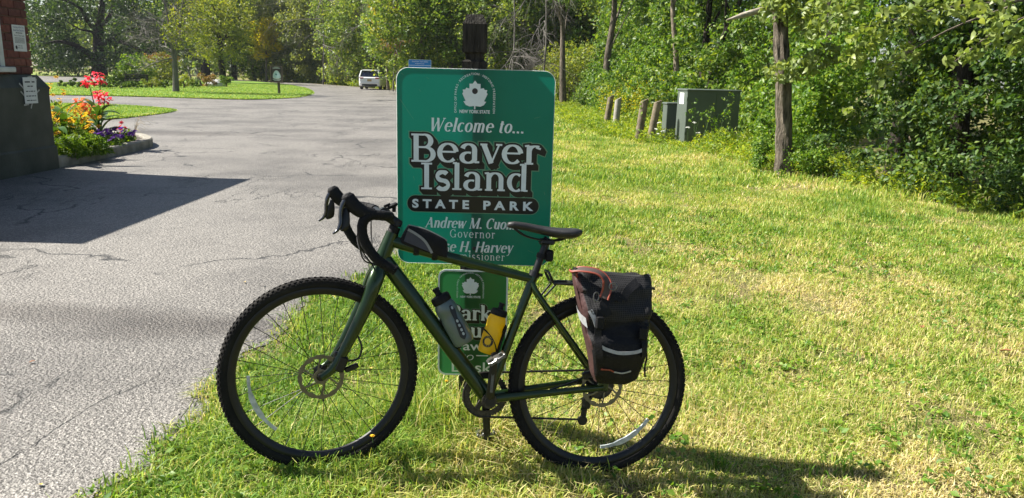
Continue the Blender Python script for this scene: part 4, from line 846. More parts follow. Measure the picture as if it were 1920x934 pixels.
mb = MB(); mb.tube([(.264, 0, .815), (.259, 0, .832)], .0185, 14); mb.box((.232, 0, .827), (.03, .03, .045), bev=.006); mb.build('rear_lamp', M_bkm, bike)
# saddle
rings = []
for x, hwid, zt2, th in ((.400, .006, .932, .008), (.396, .016, .941, .02), (.375, .0205, .946, .028), (.33, .024, .944, .030), (.28, .032, .938, .032), (.24, .046, .935, .036), (.20, .062, .934, .040), (.165, .071, .936, .042), (.14, .069, .937, .036), (.125, .055, .935, .026), (.119, .03, .931, .012)):
    ring = []
    for k in range(16):
        a = 2 * math.pi * k / 16; c_, s_ = math.cos(a), math.sin(a); yy = hwid * math.copysign(abs(c_) ** .75, c_); zz = (zt2 - th * .42) + (th * .42 if s_ > 0 else th * .58) * math.copysign(abs(s_) ** .8, s_)
        ring.append((x, yy, zz))
    rings.append(ring)
mb = MB(); mb.loft(rings); sad = mb.build('saddle', M_sad, bike, 60)
mb = MB()
for s in (1, -1): mb.tube(cr([(.375, .012 * s, .922), (.33, .02 * s, .895), (.27, .022 * s, .884), (.21, .022 * s, .886), (.16, .03 * s, .905)], 4), .0036, 8)
mb.build('saddle_rail', M_bk, sad)
mb = MB(); mb.box((.245, 0, .879), (.055, .05, .022), bev=.005); mb.tube([(.262, 0, .862), (.242, 0, .892)], .014, 12); mb.build('saddle_clamp', M_bk, bike)
# front end (steered)
mb = MB(); mb.tube(cr([tuple(np.array(ht0) + SAX * .004), tuple(np.array(ht0) - SAX * .035)], 2), .026, 18)
for s in (1, -1): mb.tube(cr([(.852, .010 * s, .748), (.872, .046 * s, .70), (.902, .052 * s, .60), (.955, .053 * s, .47), (.998, .055 * s, .385), (WB, .056 * s, .349)], 4), [.0235, .024, .021, .0165, .0135, .0115], 14, ell=(.75, 1.15))
mb.build('fork', M_fr, bike, 40, xf=steer)
mb = MB(); mb.lathe([(0, .062), (.011, .062), (.011, -.062), (0, -.062)], 14, YR, (WB, 0, RW)); mb.build('front_axle', M_bk, bike, xf=steer)
mb = MB(); mb.box((.972, .052, .40), (.035, .03, .06), M=rotm((0, 1, 0), R(-20)), bev=.006); mb.box((.985, .046, .425), (.03, .02, .035), bev=.005); mb.box((.935, .05, .385), (.05, .016, .02), M=rotm((0, 1, 0), R(25)), bev=.004); mb.tube(cr([(.955, .055, .41), (.915, .055, .42), (.905, .055, .46), (.92, .053, .50)], 4), .004, 6); mb.build('front_brake_caliper', M_bk, bike, xf=steer)
mb = MB(); mb.tube([tuple(np.array(ht1) - SAX * .002), tuple(np.array(ht1) + SAX * .024)], .0205, 18); mb.build('headset_spacer', M_bkm, bike, xf=steer)
mb = MB(); mb.tube([(.797, 0, .90), (.82, 0, .918), (.852, 0, .938)], [.02, .0175, .019], 14); mb.lathe([(0, -.024), (.0215, -.024), (.0215, .024), (0, .024)], 18, YR, (.852, 0, .94)); mb.tube([tuple(np.array(ht1) + SAX * .028), tuple(np.array(ht1) + SAX * .047)], .0195, 16); mb.build('stem', M_bk, bike, xf=steer)
mb = MB(); mb.box((.828, .0, .968), (.045, .03, .014), M=rotm((0, 1, 0), R(28)), bev=.004); mb.box((.818, .0, .958), (.012, .02, .022), bev=.002); mb.lathe([(0, 0), (.013, 0), (.013, .008), (0, .008)], 14, rotm((0, 1, 0), R(28)), (.842, 0, .966)); mb.build('computer_mount', M_bkm, bike, xf=steer)
DB = [(.852, .0, .94), (.852, .13, .942), (.858, .178, .944), (.886, .203, .947), (.925, .21, .946), (.949, .212, .925), (.951, .214, .89), (.936, .217, .85), (.905, .221, .81), (.875, .225, .788), (.838, .228, .77)]
mb = MB(); both = [(x, -y, z) for x, y, z in DB[::-1]] + DB[1:]; pth = cr(both, 4); mb.tube(pth, .0135, 12, ref=(.2, .1, 1)); bar = mb.build('handlebar', M_bk, bike, 50, xf=barx)
for s in (1, -1):
    mb = MB(); pp = cr([(x, y * s, z) for x, y, z in DB[1:]], 6); rad = [.0165 + (.0009 if i % 3 == 0 else 0) for i in range(len(pp))]; mb.tube(pp, rad, 14, ref=(.2, .1, 1)); mb.lathe([(0, 0), (.0175, 0), (.0175, .004), (0, .006)], 12, rotm((0, 1, 0), R(-120)), (.838, .228 * s, .77)); mb.build('bar_tape', M_tapeb, bar, 50, xf=barx)
    mb = MB(); mb.tube(cr([(.915, .209 * s, .950), (.945, .208 * s, .953), (.972, .206 * s, .965), (.992, .204 * s, .984), (1.004, .203 * s, 1.002), (1.009, .203 * s, 1.012)], 4), [.0175, .0195, .021, .021, .019, .011], 14, ell=(.85, 1.15)); hd = mb.build('brake_hood', M_bkm, bike, 60, xf=barx)
    mb = MB(); mb.tube(cr([(1.010, .204 * s, .995), (1.021, .205 * s, .968), (1.024, .207 * s, .938), (1.023, .211 * s, .912), (1.031, .216 * s, .892), (1.046, .22 * s, .879)], 4), [.012, .0115, .0105, .0100, .008, .005], 10, ell=(1.0, .7)); lv_ = mb.build('brake_lever', M_shinyb, bike, 60, xf=barx)
    mb = MB(); mb.tube(cr([(1.003, .200 * s, .962), (1.006, .203 * s, .93), (1.008, .206 * s, .905), (1.02, .21 * s, .89)], 4), [.006, .012, .013, .004], 8, ell=(.4, 1.2)); mb.build('shift_paddle', M_bk, lv_, 60, xf=barx)
mb = MB()
for pts in ([(.925, .19, .925), (.935, .15, .86), (.915, .09, .80), (.875, .045, .745), (.868, .05, .70)], [(.925, -.19, .925), (.945, -.14, .85), (.925, -.05, .79), (.885, .02, .76), (.85, .026, .745)], [(.90, .17, .93), (.925, .13, .83), (.91, .06, .77), (.862, .03, .755), (.825, .027, .74)], [(.9, -.17, .93), (.89, -.1, .83), (.87, -.03, .77), (.85, -.025, .74)]):
    mb.tube(cr(pts, 6), .0026, 6, ref=(.3, .5, .8))
mb.build('cable', M_bkm, bike, 60)
# drivetrain
mb = MB(); n = 92; V = []; F = []
for k in range(n):
    a = 2 * math.pi * k / n
    for r in (.062, .084 + (.003 if k % 2 else -.002)):
        for y in (-.0462, -.0435): V.append((.425 + r * math.cos(a), y, .28 + r * math.sin(a)))
for k in range(n):
    a, b = k * 4, ((k + 1) % n) * 4; F += [(a, b, b + 2, a + 2), (a + 1, a + 3, b + 3, b + 1), (a + 2, b + 2, b + 3, a + 3), (a, a + 1, b + 1, b)]
mb.add(V, F)
for k in range(4): a = k * math.pi / 2 + .5; mb.box((.425 + .045 * math.cos(a), -.049, .28 + .045 * math.sin(a)), (.07, .005, .022), M=rotm((0, 1, 0), -a), bev=.002)
mb.lathe([(0, -.052), (.028, -.052), (.028, .03 - .07), (0, -.04)], 20, YR, (.425, 0, .28)); mb.build('chainring', M_chain, bike)
M_stripe = mat('crank_print', (.10, .10, .10), .5, var=.3, vscale=90)
def crank(s, ang):
    d = np.array([math.cos(ang), 0, math.sin(ang)]); c = np.array([.425, 0, .28]); mb = MB(); mb.tube(cr([c + [0, .050 * s, 0], c + d * .06 + [0, .062 * s, 0], c + d * .172 + [0, .072 * s, 0]], 4), [.0175, .0155, .0135], 12, ell=(.5, 1.0)); mb.lathe([(0, -.008), (.0185, -.008), (.0185, .008), (0, .008)], 18, YR, c + np.array([0, .052 * s, 0])); mb.lathe([(0, -.007), (.0145, -.007), (.0145, .007), (0, .007)], 16, YR, c + d * .172 + np.array([0, .072 * s, 0]))
    o = mb.build('crank_arm', M_bk, bike)
    mb = MB(); mb.lathe([(0, .079), (.006, .079), (.006, .0815), (0, .0815)] if s > 0 else [(0, -.079), (.006, -.079), (.006, -.0815), (0, -.0815)], 12, YR @ np.diag([1, 1, -1.]), c + d * .172); mb.build('bolt_cap', M_sil, o)
    if s > 0:
        mb = MB(); mb.box(c + d * .075 + np.array([0, .0725, 0]), (.075, .0015, .010), M=rotm((0, 1, 0), -ang)); mb.build('crank_stripe', M_stripe, o, 0)
    return c + d * .172 + np.array([0, .072 * s, 0])
pl = crank(1, R(91)); pr = crank(-1, R(263))
def pedal(c, s, tilt):
    mb = MB(); Mx = rotm((0, 1, 0), tilt); o = c + np.array([0, .05 * s, 0])
    mb.tube([c, c + np.array([0, .09 * s, 0])], .007, 10, ref=(1, 0, 0)); mb.box(o, (.030, .055, .018), M=Mx, bev=.004)
    for k in (-1, 1): mb.box(o + Mx @ np.array([.031 * k, 0, .004]), (.010, .062, .010), M=Mx, bev=.002); mb.box(o + Mx @ np.array([0, .028 * k, 0]), (.066, .006, .012), M=Mx, bev=.002)
    mb.box(o + Mx @ np.array([.02, 0, .012]), (.018, .034, .004), M=Mx); mb.build('pedal', M_sil, bike)
pedal(pl, 1, R(35)); pedal(pr, -1, R(12))
mb = MB(); yc_ = -.0448
def link(a, b): mb.tube([a, b], .0045, 6, ref=(0, 1, 0), ell=(.8, 1))
link((.425, yc_, .365), (.0, -.038, .394)); link((.425, yc_, .195), (.045, -.045, .195)); link((.003, -.038, .308), (.03, -.045, .282))
mb.tube([(.425 + .0865 * math.cos(R(a)), yc_, .28 + .0865 * math.sin(R(a))) for a in range(-90, 91, 10)], .0045, 6, ref=(0, 1, 0)); mb.build('chain', M_chain, bike)
mb = MB(); mb.box((.028, -.045, .262), (.035, .022, .05), bev=.006); mb.tube(cr([(.005, -.06, .335), (.0, -.064, .30), (.025, -.055, .265)], 4), [.012, .013, .012], 10); mb.tube([(.032, -.047, .268), (.036, -.047, .185)], [.013, .011], 8, ell=(.35, 1)); mb.lathe([(0, -.005), (.019, -.005), (.019, .005), (0, .005)], 16, YR, (.038, -.045, .192)); mb.lathe([(0, -.005), (.015, -.005), (.015, .005), (0, .005)], 16, YR, (.032, -.045, .272)); mb.build('rear_derailleur', M_bk, bike)
mb = MB(); mb.box((.055, .05, .392), (.05, .026, .03), M=rotm((0, 1, 0), R(15)), bev=.006); mb.tube(cr([(.07, .05, .385), (.12, .05, .36), (.2, .05, .33)], 4), .0035, 6); mb.build('rear_brake_caliper', M_bk, bike)
for a, b in (((.70, .031, .635), (.58, .031, .49)), ((.395, .024, .53), (.372, .024, .60))):
    pass
# bottle cages
for nm, base, ax in (('down tube', (.60, 0, .525), (.505, .0, .863)), ('seat tube', (.385, 0, .50), (-.28, 0, .96))):
    a = np.array(ax) / np.linalg.norm(ax); nrm = np.array([-a[2], 0, a[0]]) if nm == 'down tube' else np.array([a[2], 0, -a[0]]); c = np.array(base)
# rear rack
mb = MB()
for s in (1, -1): mb.tube(cr([(.215, .035 * s, .727), (.15, .055 * s, .729), (0, .06 * s, .731), (-.17, .06 * s, .733)], 3), .0052, 8); mb.tube([(.02, .062 * s, .728), (.004, .082 * s, .38)], .005, 8, ref=(1, 0, 0)); mb.tube([(-.13, .062 * s, .728), (.0, .084 * s, .385)], .005, 8, ref=(1, .2, 0)); mb.tube([(.205, .036 * s, .725), (.245, .028 * s, .672)], .004, 8)
for x in (-.17, -.09, -.01, .07, .14): mb.tube([(x, -.06, .73), (x, .06, .73)], .0042, 8, ref=(1, 0, 0))
mb.tube(cr([(.2, -.034, .727), (.215, -.034, .73), (.235, -.033, .765), (.235, 0, .768), (.235, .033, .765), (.215, .034, .73), (.2, .034, .727)], 4), .0052, 8, ref=(.1, .05, 1)); mb.tube([(.215, -.034, .73), (.215, .034, .73)], .0045, 8, ref=(1, 0, 0)); mb.build('rear_rack', M_bk, bike)

# ------------------------------------------------------------------ bottles in their cages, bags (things of their own)
def on_bike(name, label, cat): return thing(name, label, cat, mtx=BIKE)
def bottle(name, label, foot, top, body_m, cap_m, sc_=1.):
    foot, top = np.array(foot), np.array(top); a = (top - foot); Ln = np.linalg.norm(a); a = a / Ln; u = unit(np.cross((0, 1, 0), a)); Mx = np.stack([u, np.cross(a, u), a], 1)
    t = on_bike(name, label, 'bottle'); k = Ln / .205
    mb = MB(); mb.lathe([(.0, 0), (.031, 0), (.0355, .006), (.0365, .02), (.0365, .088), (.0345, .097), (.0335, .106), (.0345, .114), (.0365, .124), (.036, .138), (.031, .150), (.029, .154), (.0, .154)], 28, Mx * k, foot); mb.build('body', body_m, t, 50)
    mb = MB(); mb.lathe([(.0, .154), (.0315, .154), (.0325, .157), (.0325, .172), (.029, .178), (.012, .181), (.010, .186), (.010, .197), (.0125, .199), (.0115, .205), (0, .205)], 24, Mx * k, foot); mb.build('cap', cap_m, t, 35)
    return t, Mx * k, foot
def wrap(pts, rad, Mx, foot):
    """(angle-from-front arc length, height) -> on the bottle's surface; front = +y of the bike"""
    V = []
    for s, h in pts:
        an = R(90) + s / .0365; V.append((rad * math.cos(an), rad * math.sin(an), h))
    return np.array(V) @ np.asarray(Mx).T + foot
M_bt1 = mat('smoke_bottle', (.10, .135, .125), .3, var=.12, vscale=20, coat=.3); M_bt2 = mat('yellow_bottle', (.80, .56, .008), .4, var=.06, vscale=20); translucent(M_bt2, (.95, .68, .015), .35); M_grip = mat('grip_rubber', (.012, .013, .014), .5); M_dotg = mat('grip_dot', (.40, .44, .42), .4)
t, Mx, ft = bottle('water_bottle', 'smoky grey bottle with black cap in the down tube cage', (.527, .012, .486), (.650, .012, .680), M_bt1, M_bkm)
def band(mb, cent, width, rad, Mx, foot, k=5):
    C = np.array(cr(cent, 6)); d = unit(np.gradient(C, axis=0)); nn = np.stack([-d[:, 1], d[:, 0]], 1); W = np.interp(np.linspace(0, 1, len(C)), np.linspace(0, 1, len(width)), width); V = []; 
    for j in range(k): V.append(wrap(C + nn * (W * (j / (k - 1) - .5))[:, None], rad, Mx, foot))
    m = len(C); mb.add(np.concatenate(V), [(j * m + i, j * m + i + 1, (j + 1) * m + i + 1, (j + 1) * m + i) for j in range(k - 1) for i in range(m - 1)])
mb = MB(); band(mb, [(.016, .138), (.016, .118), (.012, .092), (.010, .06), (.006, .03), (.004, .018)], [.010, .020, .013, .022, .022, .004], .0372, Mx, ft); mb.build('grip', M_grip, t, 60, fix=False)
for h in (.128, .082, .066, .05, .036): 
    mb = MB(); mb.add(wrap([(.012 + (.004 if h > .1 else 0) - (.09 - h) * .05 + .004 * math.cos(R(q)), h + .0055 * math.sin(R(q))) for q in range(0, 360, 30)], .0378, Mx, ft), [tuple(range(12))]); mb.build('grip_dot', M_dotg, t, 0, fix=False)
t, Mx, ft = bottle('water_bottle', 'yellow bottle with round black emblem in the seat tube cage', (.445, .012, .452), (.398, .012, .640), M_bt2, M_bkm)
mb = MB(); V = []; n = 28
for q in range(n):
    for r in (.0135, .0225): V.append((-.015 + r * math.cos(2 * math.pi * q / n), .048 + r * math.sin(2 * math.pi * q / n)))
mb.add(wrap(V, .0371, Mx, ft), [(2 * q, 2 * q + 1, (2 * q + 3) % (2 * n), (2 * q + 2) % (2 * n)) for q in range(n)]); mb.build('ring_emblem', M_grip, t, 0, fix=False)
for word, a0 in (('LIBERTY', 150), ('TRAIL', -40)):
    mb = MB()
    for i, ch in enumerate(word):
        V, F = ftext(ch, .0085, 'CENTER'); an = R(a0 - i * 21) if a0 > 0 else R(a0 - 100 + i * 24); rr_ = .0155 if a0 > 0 else .0205; ro2 = an - math.pi / 2 if a0 > 0 else an + math.pi / 2
        P = [(-.015 + rr_ * math.cos(an) + x * math.cos(ro2) - y * math.sin(ro2), .048 + rr_ * math.sin(an) + x * math.sin(ro2) + y * math.cos(ro2)) for x, y, _ in V]; P = [(-.03 - p[0], p[1]) for p in P]; mb.add(wrap(P, .0374, Mx, ft), F)
    mb.build('emblem_lettering', M_bt2, t, 0, fix=False)
def cage(foot, top, side):
    foot, top = np.array(foot), np.array(top); a = unit(top - foot); u = unit(np.cross((0, 1, 0), a)) * side; v = np.array([0, 1., 0]); mb = MB(); r = .0395
    def pt(an, h): return foot + u * r * math.cos(an) + v * r * math.sin(an) + a * h
    for s in (1, -1): mb.tube(cr([pt(.25 * s, .005), pt(.9 * s, .03), pt(1.6 * s, .062), pt(2.3 * s, .078), pt(math.pi * s * .97, .082)], 5), .0035, 6, ref=tuple(a)); mb.tube(cr([pt(.25 * s, .005), pt(.2 * s, .06), pt(.3 * s, .12)], 4), .0032, 6)
    mb.tube([pt(k * .3, -.004) - (u * math.cos(k * .3) + v * math.sin(k * .3)) * .008 for k in range(-3, 4)], .0035, 6, ref=tuple(a)); mb.box(foot + u * (r + .004) + a * .06, (.006, .016, .11), M=np.stack([u, v, a], 1), bev=.001); mb.build('bottle_cage', M_bkm, bike)
cage((.527, .004, .486), (.650, .004, .680), 1 if np.cross((0, 1, 0), unit(np.array((.123, 0, .194))))[0] > 0 else -1)
cage((.445, .004, .452), (.398, .004, .640), -1)
# top tube bag
M_bagk = mat('bag_black', (.006, .006, .007), .6, spec=.25, var=.35, vscale=40, bump=.3, bscale=250); M_bagg = mat('bag_grey_panel', (.035, .036, .05), .5, var=.15, vscale=40, bump=.2, bscale=300); M_refl = mat('reflective_tape', (.24, .24, .225), .35, var=.12, vscale=60)
tb = on_bike('top_tube_bag', 'small black wedge bag strapped on the top tube behind the stem', 'bag')
prof = cr([(.762, .905), (.70, .893), (.64, .869), (.622, .858), (.615, .835), (.614, .805), (.62, .794), (.70, .812), (.775, .832), (.788, .845), (.784, .862), (.770, .893), (.762, .905)], 3)[:-1]
cp = prof.mean(0); rings = [[(cp[0] + (p[0] - cp[0]) * k, y, cp[1] + (p[1] - cp[1]) * k) for p in prof] for y, k in ((-.028, .8), (-.024, .95), (-.012, 1), (.012, 1), (.024, .95), (.028, .8))]
mb = MB(); mb.loft(rings); mb.build('body', M_bagk, tb, 40)
mb = MB(); pts = cr([(.764, .889), (.73, .872), (.70, .85), (.68, .822), (.672, .809)], 5); V = [(p[0], .0292, p[1]) for p in pts] + [(.776, .0285, .846)]; mb.add(V, [tuple(range(len(V)))]); mb.build('side_panel', M_bagg, tb, 0, fix=False)
mb = MB(); d = unit(np.gradient(pts, axis=0)); nn = np.stack([-d[:, 1], d[:, 0]], 1); a = pts + nn * .0045; b = pts - nn * .0045; m = len(pts); mb.add([(p[0], .0302, p[1]) for p in a] + [(p[0], .0302, p[1]) for p in b], [(i, i + 1, m + i + 1, m + i) for i in range(m - 1)]); mb.build('reflective_stripe', M_refl, tb, 0, fix=False)
mb = MB(); mb.tube(cr([(.762, .018, .905), (.70, .02, .893), (.64, .02, .8685), (.62, .018, .857)], 5), .0028, 6); mb.build('zip', M_refl, tb)
for x, z in ((.728, .8195), (.66, .806)):
    mb = MB(); ring = [(x + .0, (.0225) * math.cos(R(k * 15)), z + .0235 * math.sin(R(k * 15))) for k in range(24)]; mb.tube(ring, .010, 4, ref=(1, 0, 0), ell=(1, .18), closed=True); mb.build('strap', M_bagk, tb)
# pannier
M_rip = None
def ripstop():
    m, nt, p, out = base_mat('ripstop_grey'); p.inputs['Roughness'].default_value = .6; p.inputs['Specular IOR Level'].default_value = .2
    tc = nd(nt, 'ShaderNodeTexCoord'); mp = nd(nt, 'ShaderNodeMapping'); mp.inputs['Rotation'].default_value = (R(90), R(28), 0); lin(nt, tc.outputs['Object'], mp.inputs['Vector'])
    br = nd(nt, 'ShaderNodeTexBrick'); br.offset = 0; br.inputs['Scale'].default_value = 1; br.inputs['Brick Width'].default_value = .0068; br.inputs['Row Height'].default_value = .0068; br.inputs['Mortar Size'].default_value = .0006; br.inputs['Color1'].default_value = (.008, .0078, .008, 1); br.inputs['Color2'].default_value = (.013, .0125, .013, 1); br.inputs['Mortar'].default_value = (.05, .049, .049, 1)
    lin(nt, mp.outputs[0], br.inputs['Vector']); lin(nt, br.outputs['Color'], p.inputs['Base Color']); return m
M_rip = ripstop(); M_maroon = mat('maroon_cloth', (.045, .015, .014), .7, var=.25, vscale=25, bump=.35, bscale=60); M_orange = mat('rust_strap_edge', (.26, .05, .03), .6, var=.2); M_strapbr = mat('strap_brown', (.06, .042, .036), .7, var=.2); M_refw = mat('reflective_white', (.36, .37, .38), .35, var=.15, vscale=80)
pn = on_bike('pannier_bag', 'black and maroon pannier bag hung on the rear rack', 'bag')
zz = np.r_[.388, .393, np.linspace(.40, .78, 34), .786]; xf_ = np.interp(zz, [.388, .42, .5, .57, .66, .74, .786], [.055, .075, .095, .118, .142, .165, .172]); xb_ = np.interp(zz, [.388, .41, .45, .52, .66, .786], [-.055, -.088, -.100, -.112, -.122, -.124]); yo = np.interp(zz, [.388, .41, .50, .545, .56, .66, .74, .786], [.175, .2, .225, .225, .21, .205, .185, .15])
n = 64; gw = np.random.default_rng(2); rings = []
for i, z in enumerate(zz):
    cx, hx = (xf_[i] + xb_[i]) / 2, (xf_[i] - xb_[i]) / 2; cy, hy = (.098 + yo[i]) / 2, (yo[i] - .098) / 2; ring = []
    for k in range(n):
        a = 2 * math.pi * k / n; c_, s_ = math.cos(a), math.sin(a); e = .42; x = cx + hx * math.copysign(abs(c_) ** e, c_); y = cy + hy * math.copysign(abs(s_) ** e, s_)
        wr = .011 * float(vnoise(np.array(x + z * .4), np.array(z * .8), 38, 8)) + .005 * float(vnoise(np.array(x - z * .7), np.array(z), 90, 9)) - (.012 * math.exp(-((z - .60 + x * .25) / .012) ** 2) if s_ > .2 else 0); wr *= 1 if z > .56 else .35
        ring.append((x, y + (wr if s_ > .2 else 0), z + (.006 * math.sin(k * .6) if i == len(zz) - 1 else 0)))
    rings.append(ring)
V = [p for r in rings for p in r]; parts = {'body': [], 'upper_flap': [], 'gusset': [], 'pocket': []}
for i in range(len(zz) - 1):
    zc = (zz[i] + zz[i + 1]) / 2
    for k in range(n):
        f = (i * n + k, i * n + (k + 1) % n, (i + 1) * n + (k + 1) % n, (i + 1) * n + k); a = 2 * math.pi * (k + .5) / n; x = V[f[0]][0]; y = (V[f[0]][1] + V[f[1]][1]) / 2
        fr_ = math.cos(a) > (.90 if zc > .52 else .965) or (math.cos(a) > .72 and zc > .60) or (math.cos(a) < -.95 and zc > .62)
        if fr_ and math.sin(a) > -.5: parts['gusset'].append(f)
        elif math.sin(a) > .15 and zc > .62: parts['upper_flap'].append(f)
        elif math.sin(a) > .15 and zc < .53: parts['pocket'].append(f)
        else: parts['body'].append(f)
parts['body'].append(tuple(range(n - 1, -1, -1))); parts['upper_flap'].append(tuple((len(zz) - 1) * n + k for k in range(n)))
for nm, m_ in (('body', M_bagk), ('upper_flap', M_rip), ('gusset', M_maroon), ('pocket', M_bagk)):
    used = sorted({v for f in parts[nm] for v in f}); ix = {v: j for j, v in enumerate(used)}; mb = MB(); mb.add([V[v] for v in used], [tuple(ix[v] for v in f) for f in parts[nm]]); mb.build(nm, m_, pn, 50)
def ysurf(x, z):
    a0, a1, yy_ = np.interp(z, zz, xb_), np.interp(z, zz, xf_), np.interp(z, zz, yo); u = min(abs((x - (a0 + a1) / 2) / ((a1 - a0) / 2)), .995); hy = (yy_ - .098) / 2
    return .098 + hy + hy * (1 - u ** (2 / .42)) ** .21 + (.006 if z > .56 else .002)
def ribbon(name, cent, w, m_, parent=pn, lift=.004, off=None):
    C = cr(cent, 6); d = unit(np.gradient(C, axis=0)); nn = np.stack([-d[:, 1], d[:, 0]], 1) * w / 2; mb = MB(); V = []
    for sgn in (1, -1): V += [(p[0], (ysurf(p[0], p[1]) if off is None else off) + lift, p[1]) for p in C + nn * sgn]
    for sgn in (1, -1): V += [(p[0], (ysurf(p[0], p[1]) if off is None else off) + lift - .003, p[1]) for p in C + nn * sgn]
    k = len(C); F = []
    for i in range(k - 1): F += [(i, i + 1, k + i + 1, k + i), (2 * k + i, 3 * k + i, 3 * k + i + 1, 2 * k + i + 1), (i, 2 * k + i, 2 * k + i + 1, i + 1), (k + i, k + i + 1, 3 * k + i + 1, 3 * k + i)]
    mb.add(V, F); return mb.build(name, m_, parent, 50, fix=False)
ribbon('reflective_stripe', [(.078, .535), (.05, .522), (.0, .512), (-.06, .519), (-.098, .535)], .012, M_refw, lift=.007)
ribbon('strap', [(.082, .66), (.085, .60), (.083, .54), (.07, .47)], .024, M_bagk, lift=.010)
ribbon('strap', [(-.075, .62), (-.085, .56), (-.09, .50)], .02, M_bagk, lift=.009)
ribbon('strap', [(-.0, .70), (-.02, .735), (-.06, .765)], .03, M_bagk, lift=.010); ribbon('strap', [(.05, .64), (.07, .68), (.03, .71), (.0, .70)], .03, M_bagk, lift=.008)
for x, z in ((.083, .615), (-.08, .585)):
    mb = MB(); mb.box((x, ysurf(x, z) + .016, z), (.03, .014, .045), bev=.004); mb.build('buckle', M_bkm, pn)
mb = MB()                                                      # woven loop at the front top corner
lp = cr([(.168, .15, .772), (.176, .17, .79), (.15, .19, .797), (.10, .205, .792), (.07, .215, .768), (.065, .218, .735), (.072, .216, .70)], 6)
mb.tube(lp, .016, 8, ref=(0, .5, .8), ell=(.16, 1)); o = mb.build('strap_loop', M_strapbr, pn, 50)
for s in (1, -1): mb = MB(); d = unit(np.gradient(lp, axis=0)); u = unit(np.array([0, .5, .8]) - (d @ np.array([0, .5, .8]))[:, None] * d); mb.tube(lp + np.cross(d, u) * .0145 * s, .0038, 6, ref=(0, .5, .8)); mb.build('strap_edging', M_orange, o)
mb = MB(); mb.box((.170, .165, .790), (.012, .036, .02), bev=.003); mb.build('buckle', M_bkm, pn)
for cx_, cy_, cz_, ra, rb in ((.045, .222, .745, .014, .012), (.10, .214, .705, .010, .016)):
    mb = MB(); mb.tube([(cx_ + ra * math.cos(R(a)), cy_, cz_ + rb * math.sin(R(a))) for a in range(0, 360, 20)], .0022, 6, closed=True, ref=(0, 1, 0)); mb.build('metal_ring', M_sil, pn)
ring_f = max(range(n), key=lambda k: rings[8][k][0])
mb = MB(); V = []                                               # reflective patch on the front gusset
for z in (.628, .648, .664):
    i = int(np.searchsorted(zz, z)); xx = np.interp(z, zz, xf_)
    for y in (.125, .15, .175, .195): V.append((xx + .0035 - (.02 * max(0, (y - .165) / .03)) , y, z - (y - .125) * .55))
mb.add(V, [(r * 4 + c, r * 4 + c + 1, r * 4 + c + 5, r * 4 + c + 4) for r in range(2) for c in range(3)]); mb.build('reflective_patch', M_refw, pn, 0, fix=False)
ribbon('reflective_patch', [(.117, .655), (.10, .628), (.088, .60)], .016, M_refw, lift=.003); ribbon('logo', [(.06, .447), (.03, .447), (.012, .440)], .005, M_orange, lift=.004); ribbon('logo', [(.012, .440), (-.02, .437), (-.05, .446)], .005, M_refw, lift=.004)
mb = MB(); mb.tube(cr([(-.10, .2, .54), (-.108, .205, .50), (-.104, .205, .46), (-.108, .205, .425)], 4), .0035, 6); mb.build('loose_strap', M_bagk, pn)

# ================================================================== UTILITY CABINETS, WOODEN POSTS
M_cab = mat('cabinet_green', (.085, .105, .09), .5, var=.08, vscale=3, bump=.05); M_label = mat('white_label', (.85, .85, .83), .5, var=.03); M_cabd = mat('cabinet_trim', (.05, .075, .055), .5, var=.1)
def cabinet(name, label, x, y, rz, w, d, h, big=True):
    t = thing(name, label, 'cabinet', (x, y, float(gz_at(x, y)) - .01), rz)
    mb = MB(); mb.box((w / 2, d / 2, h / 2 + .02), (w, d, h - .04), bev=.012); mb.build('body', M_cab, t)
    mb = MB(); mb.box((w / 2, d / 2, h + .004), (w + .04, d + .05, .05), bev=.012); mb.build('lid', M_cab, t)
    mb = MB(); mb.box((w / 2, d / 2, .02), (w + .12, d + .12, .07), bev=.01); mb.build('concrete_pad', M_conc, t)
    if big:
        for z in (.3, .75, 1.1): mb = MB(); mb.box((.01, -.006, z), (.03, .02, .09), bev=.004); mb.build('hinge', M_cabd, t)
        mb = MB(); mb.box((-.003, d * .52, h - .20), (.004, d * .42, .26)); mb.build('warning_label', M_label, t, 0)
        mb = MB(); mb.box((w - .11, -.003, h - .15), (.10, .004, .12)); mb.build('small_label', M_cab, t, 0)
        mb = MB(); mb.box((w * .55, -.004, h * .52), (.012, .008, h * .86)); mb.build('door_seam', M_cabd, t, 0)
        mb = MB(); mb.box((w * .6, -.02, h * .55), (.03, .04, .16), bev=.005); mb.build('door_handle', M_cabd, t)
    return t
cabinet('utility_cabinet', 'large green metal utility cabinet with shaded door among weeds', 4.03, 18.25, R(6), 1.30, .72, 1.30)
cabinet('utility_cabinet', 'smaller grey green cabinet tucked behind the large one', 3.79, 19.35, R(4), .34, .4, .95, False)
M_pole = mat('weathered_bollard', (.085, .068, .045), .9, col2=(.21, .17, .115), vscale=6, bump=.7, bscale=25); M_grey = mat('grey_bollard', (.20, .185, .16), .9, col2=(.34, .32, .28), vscale=6, bump=.6, bscale=25)
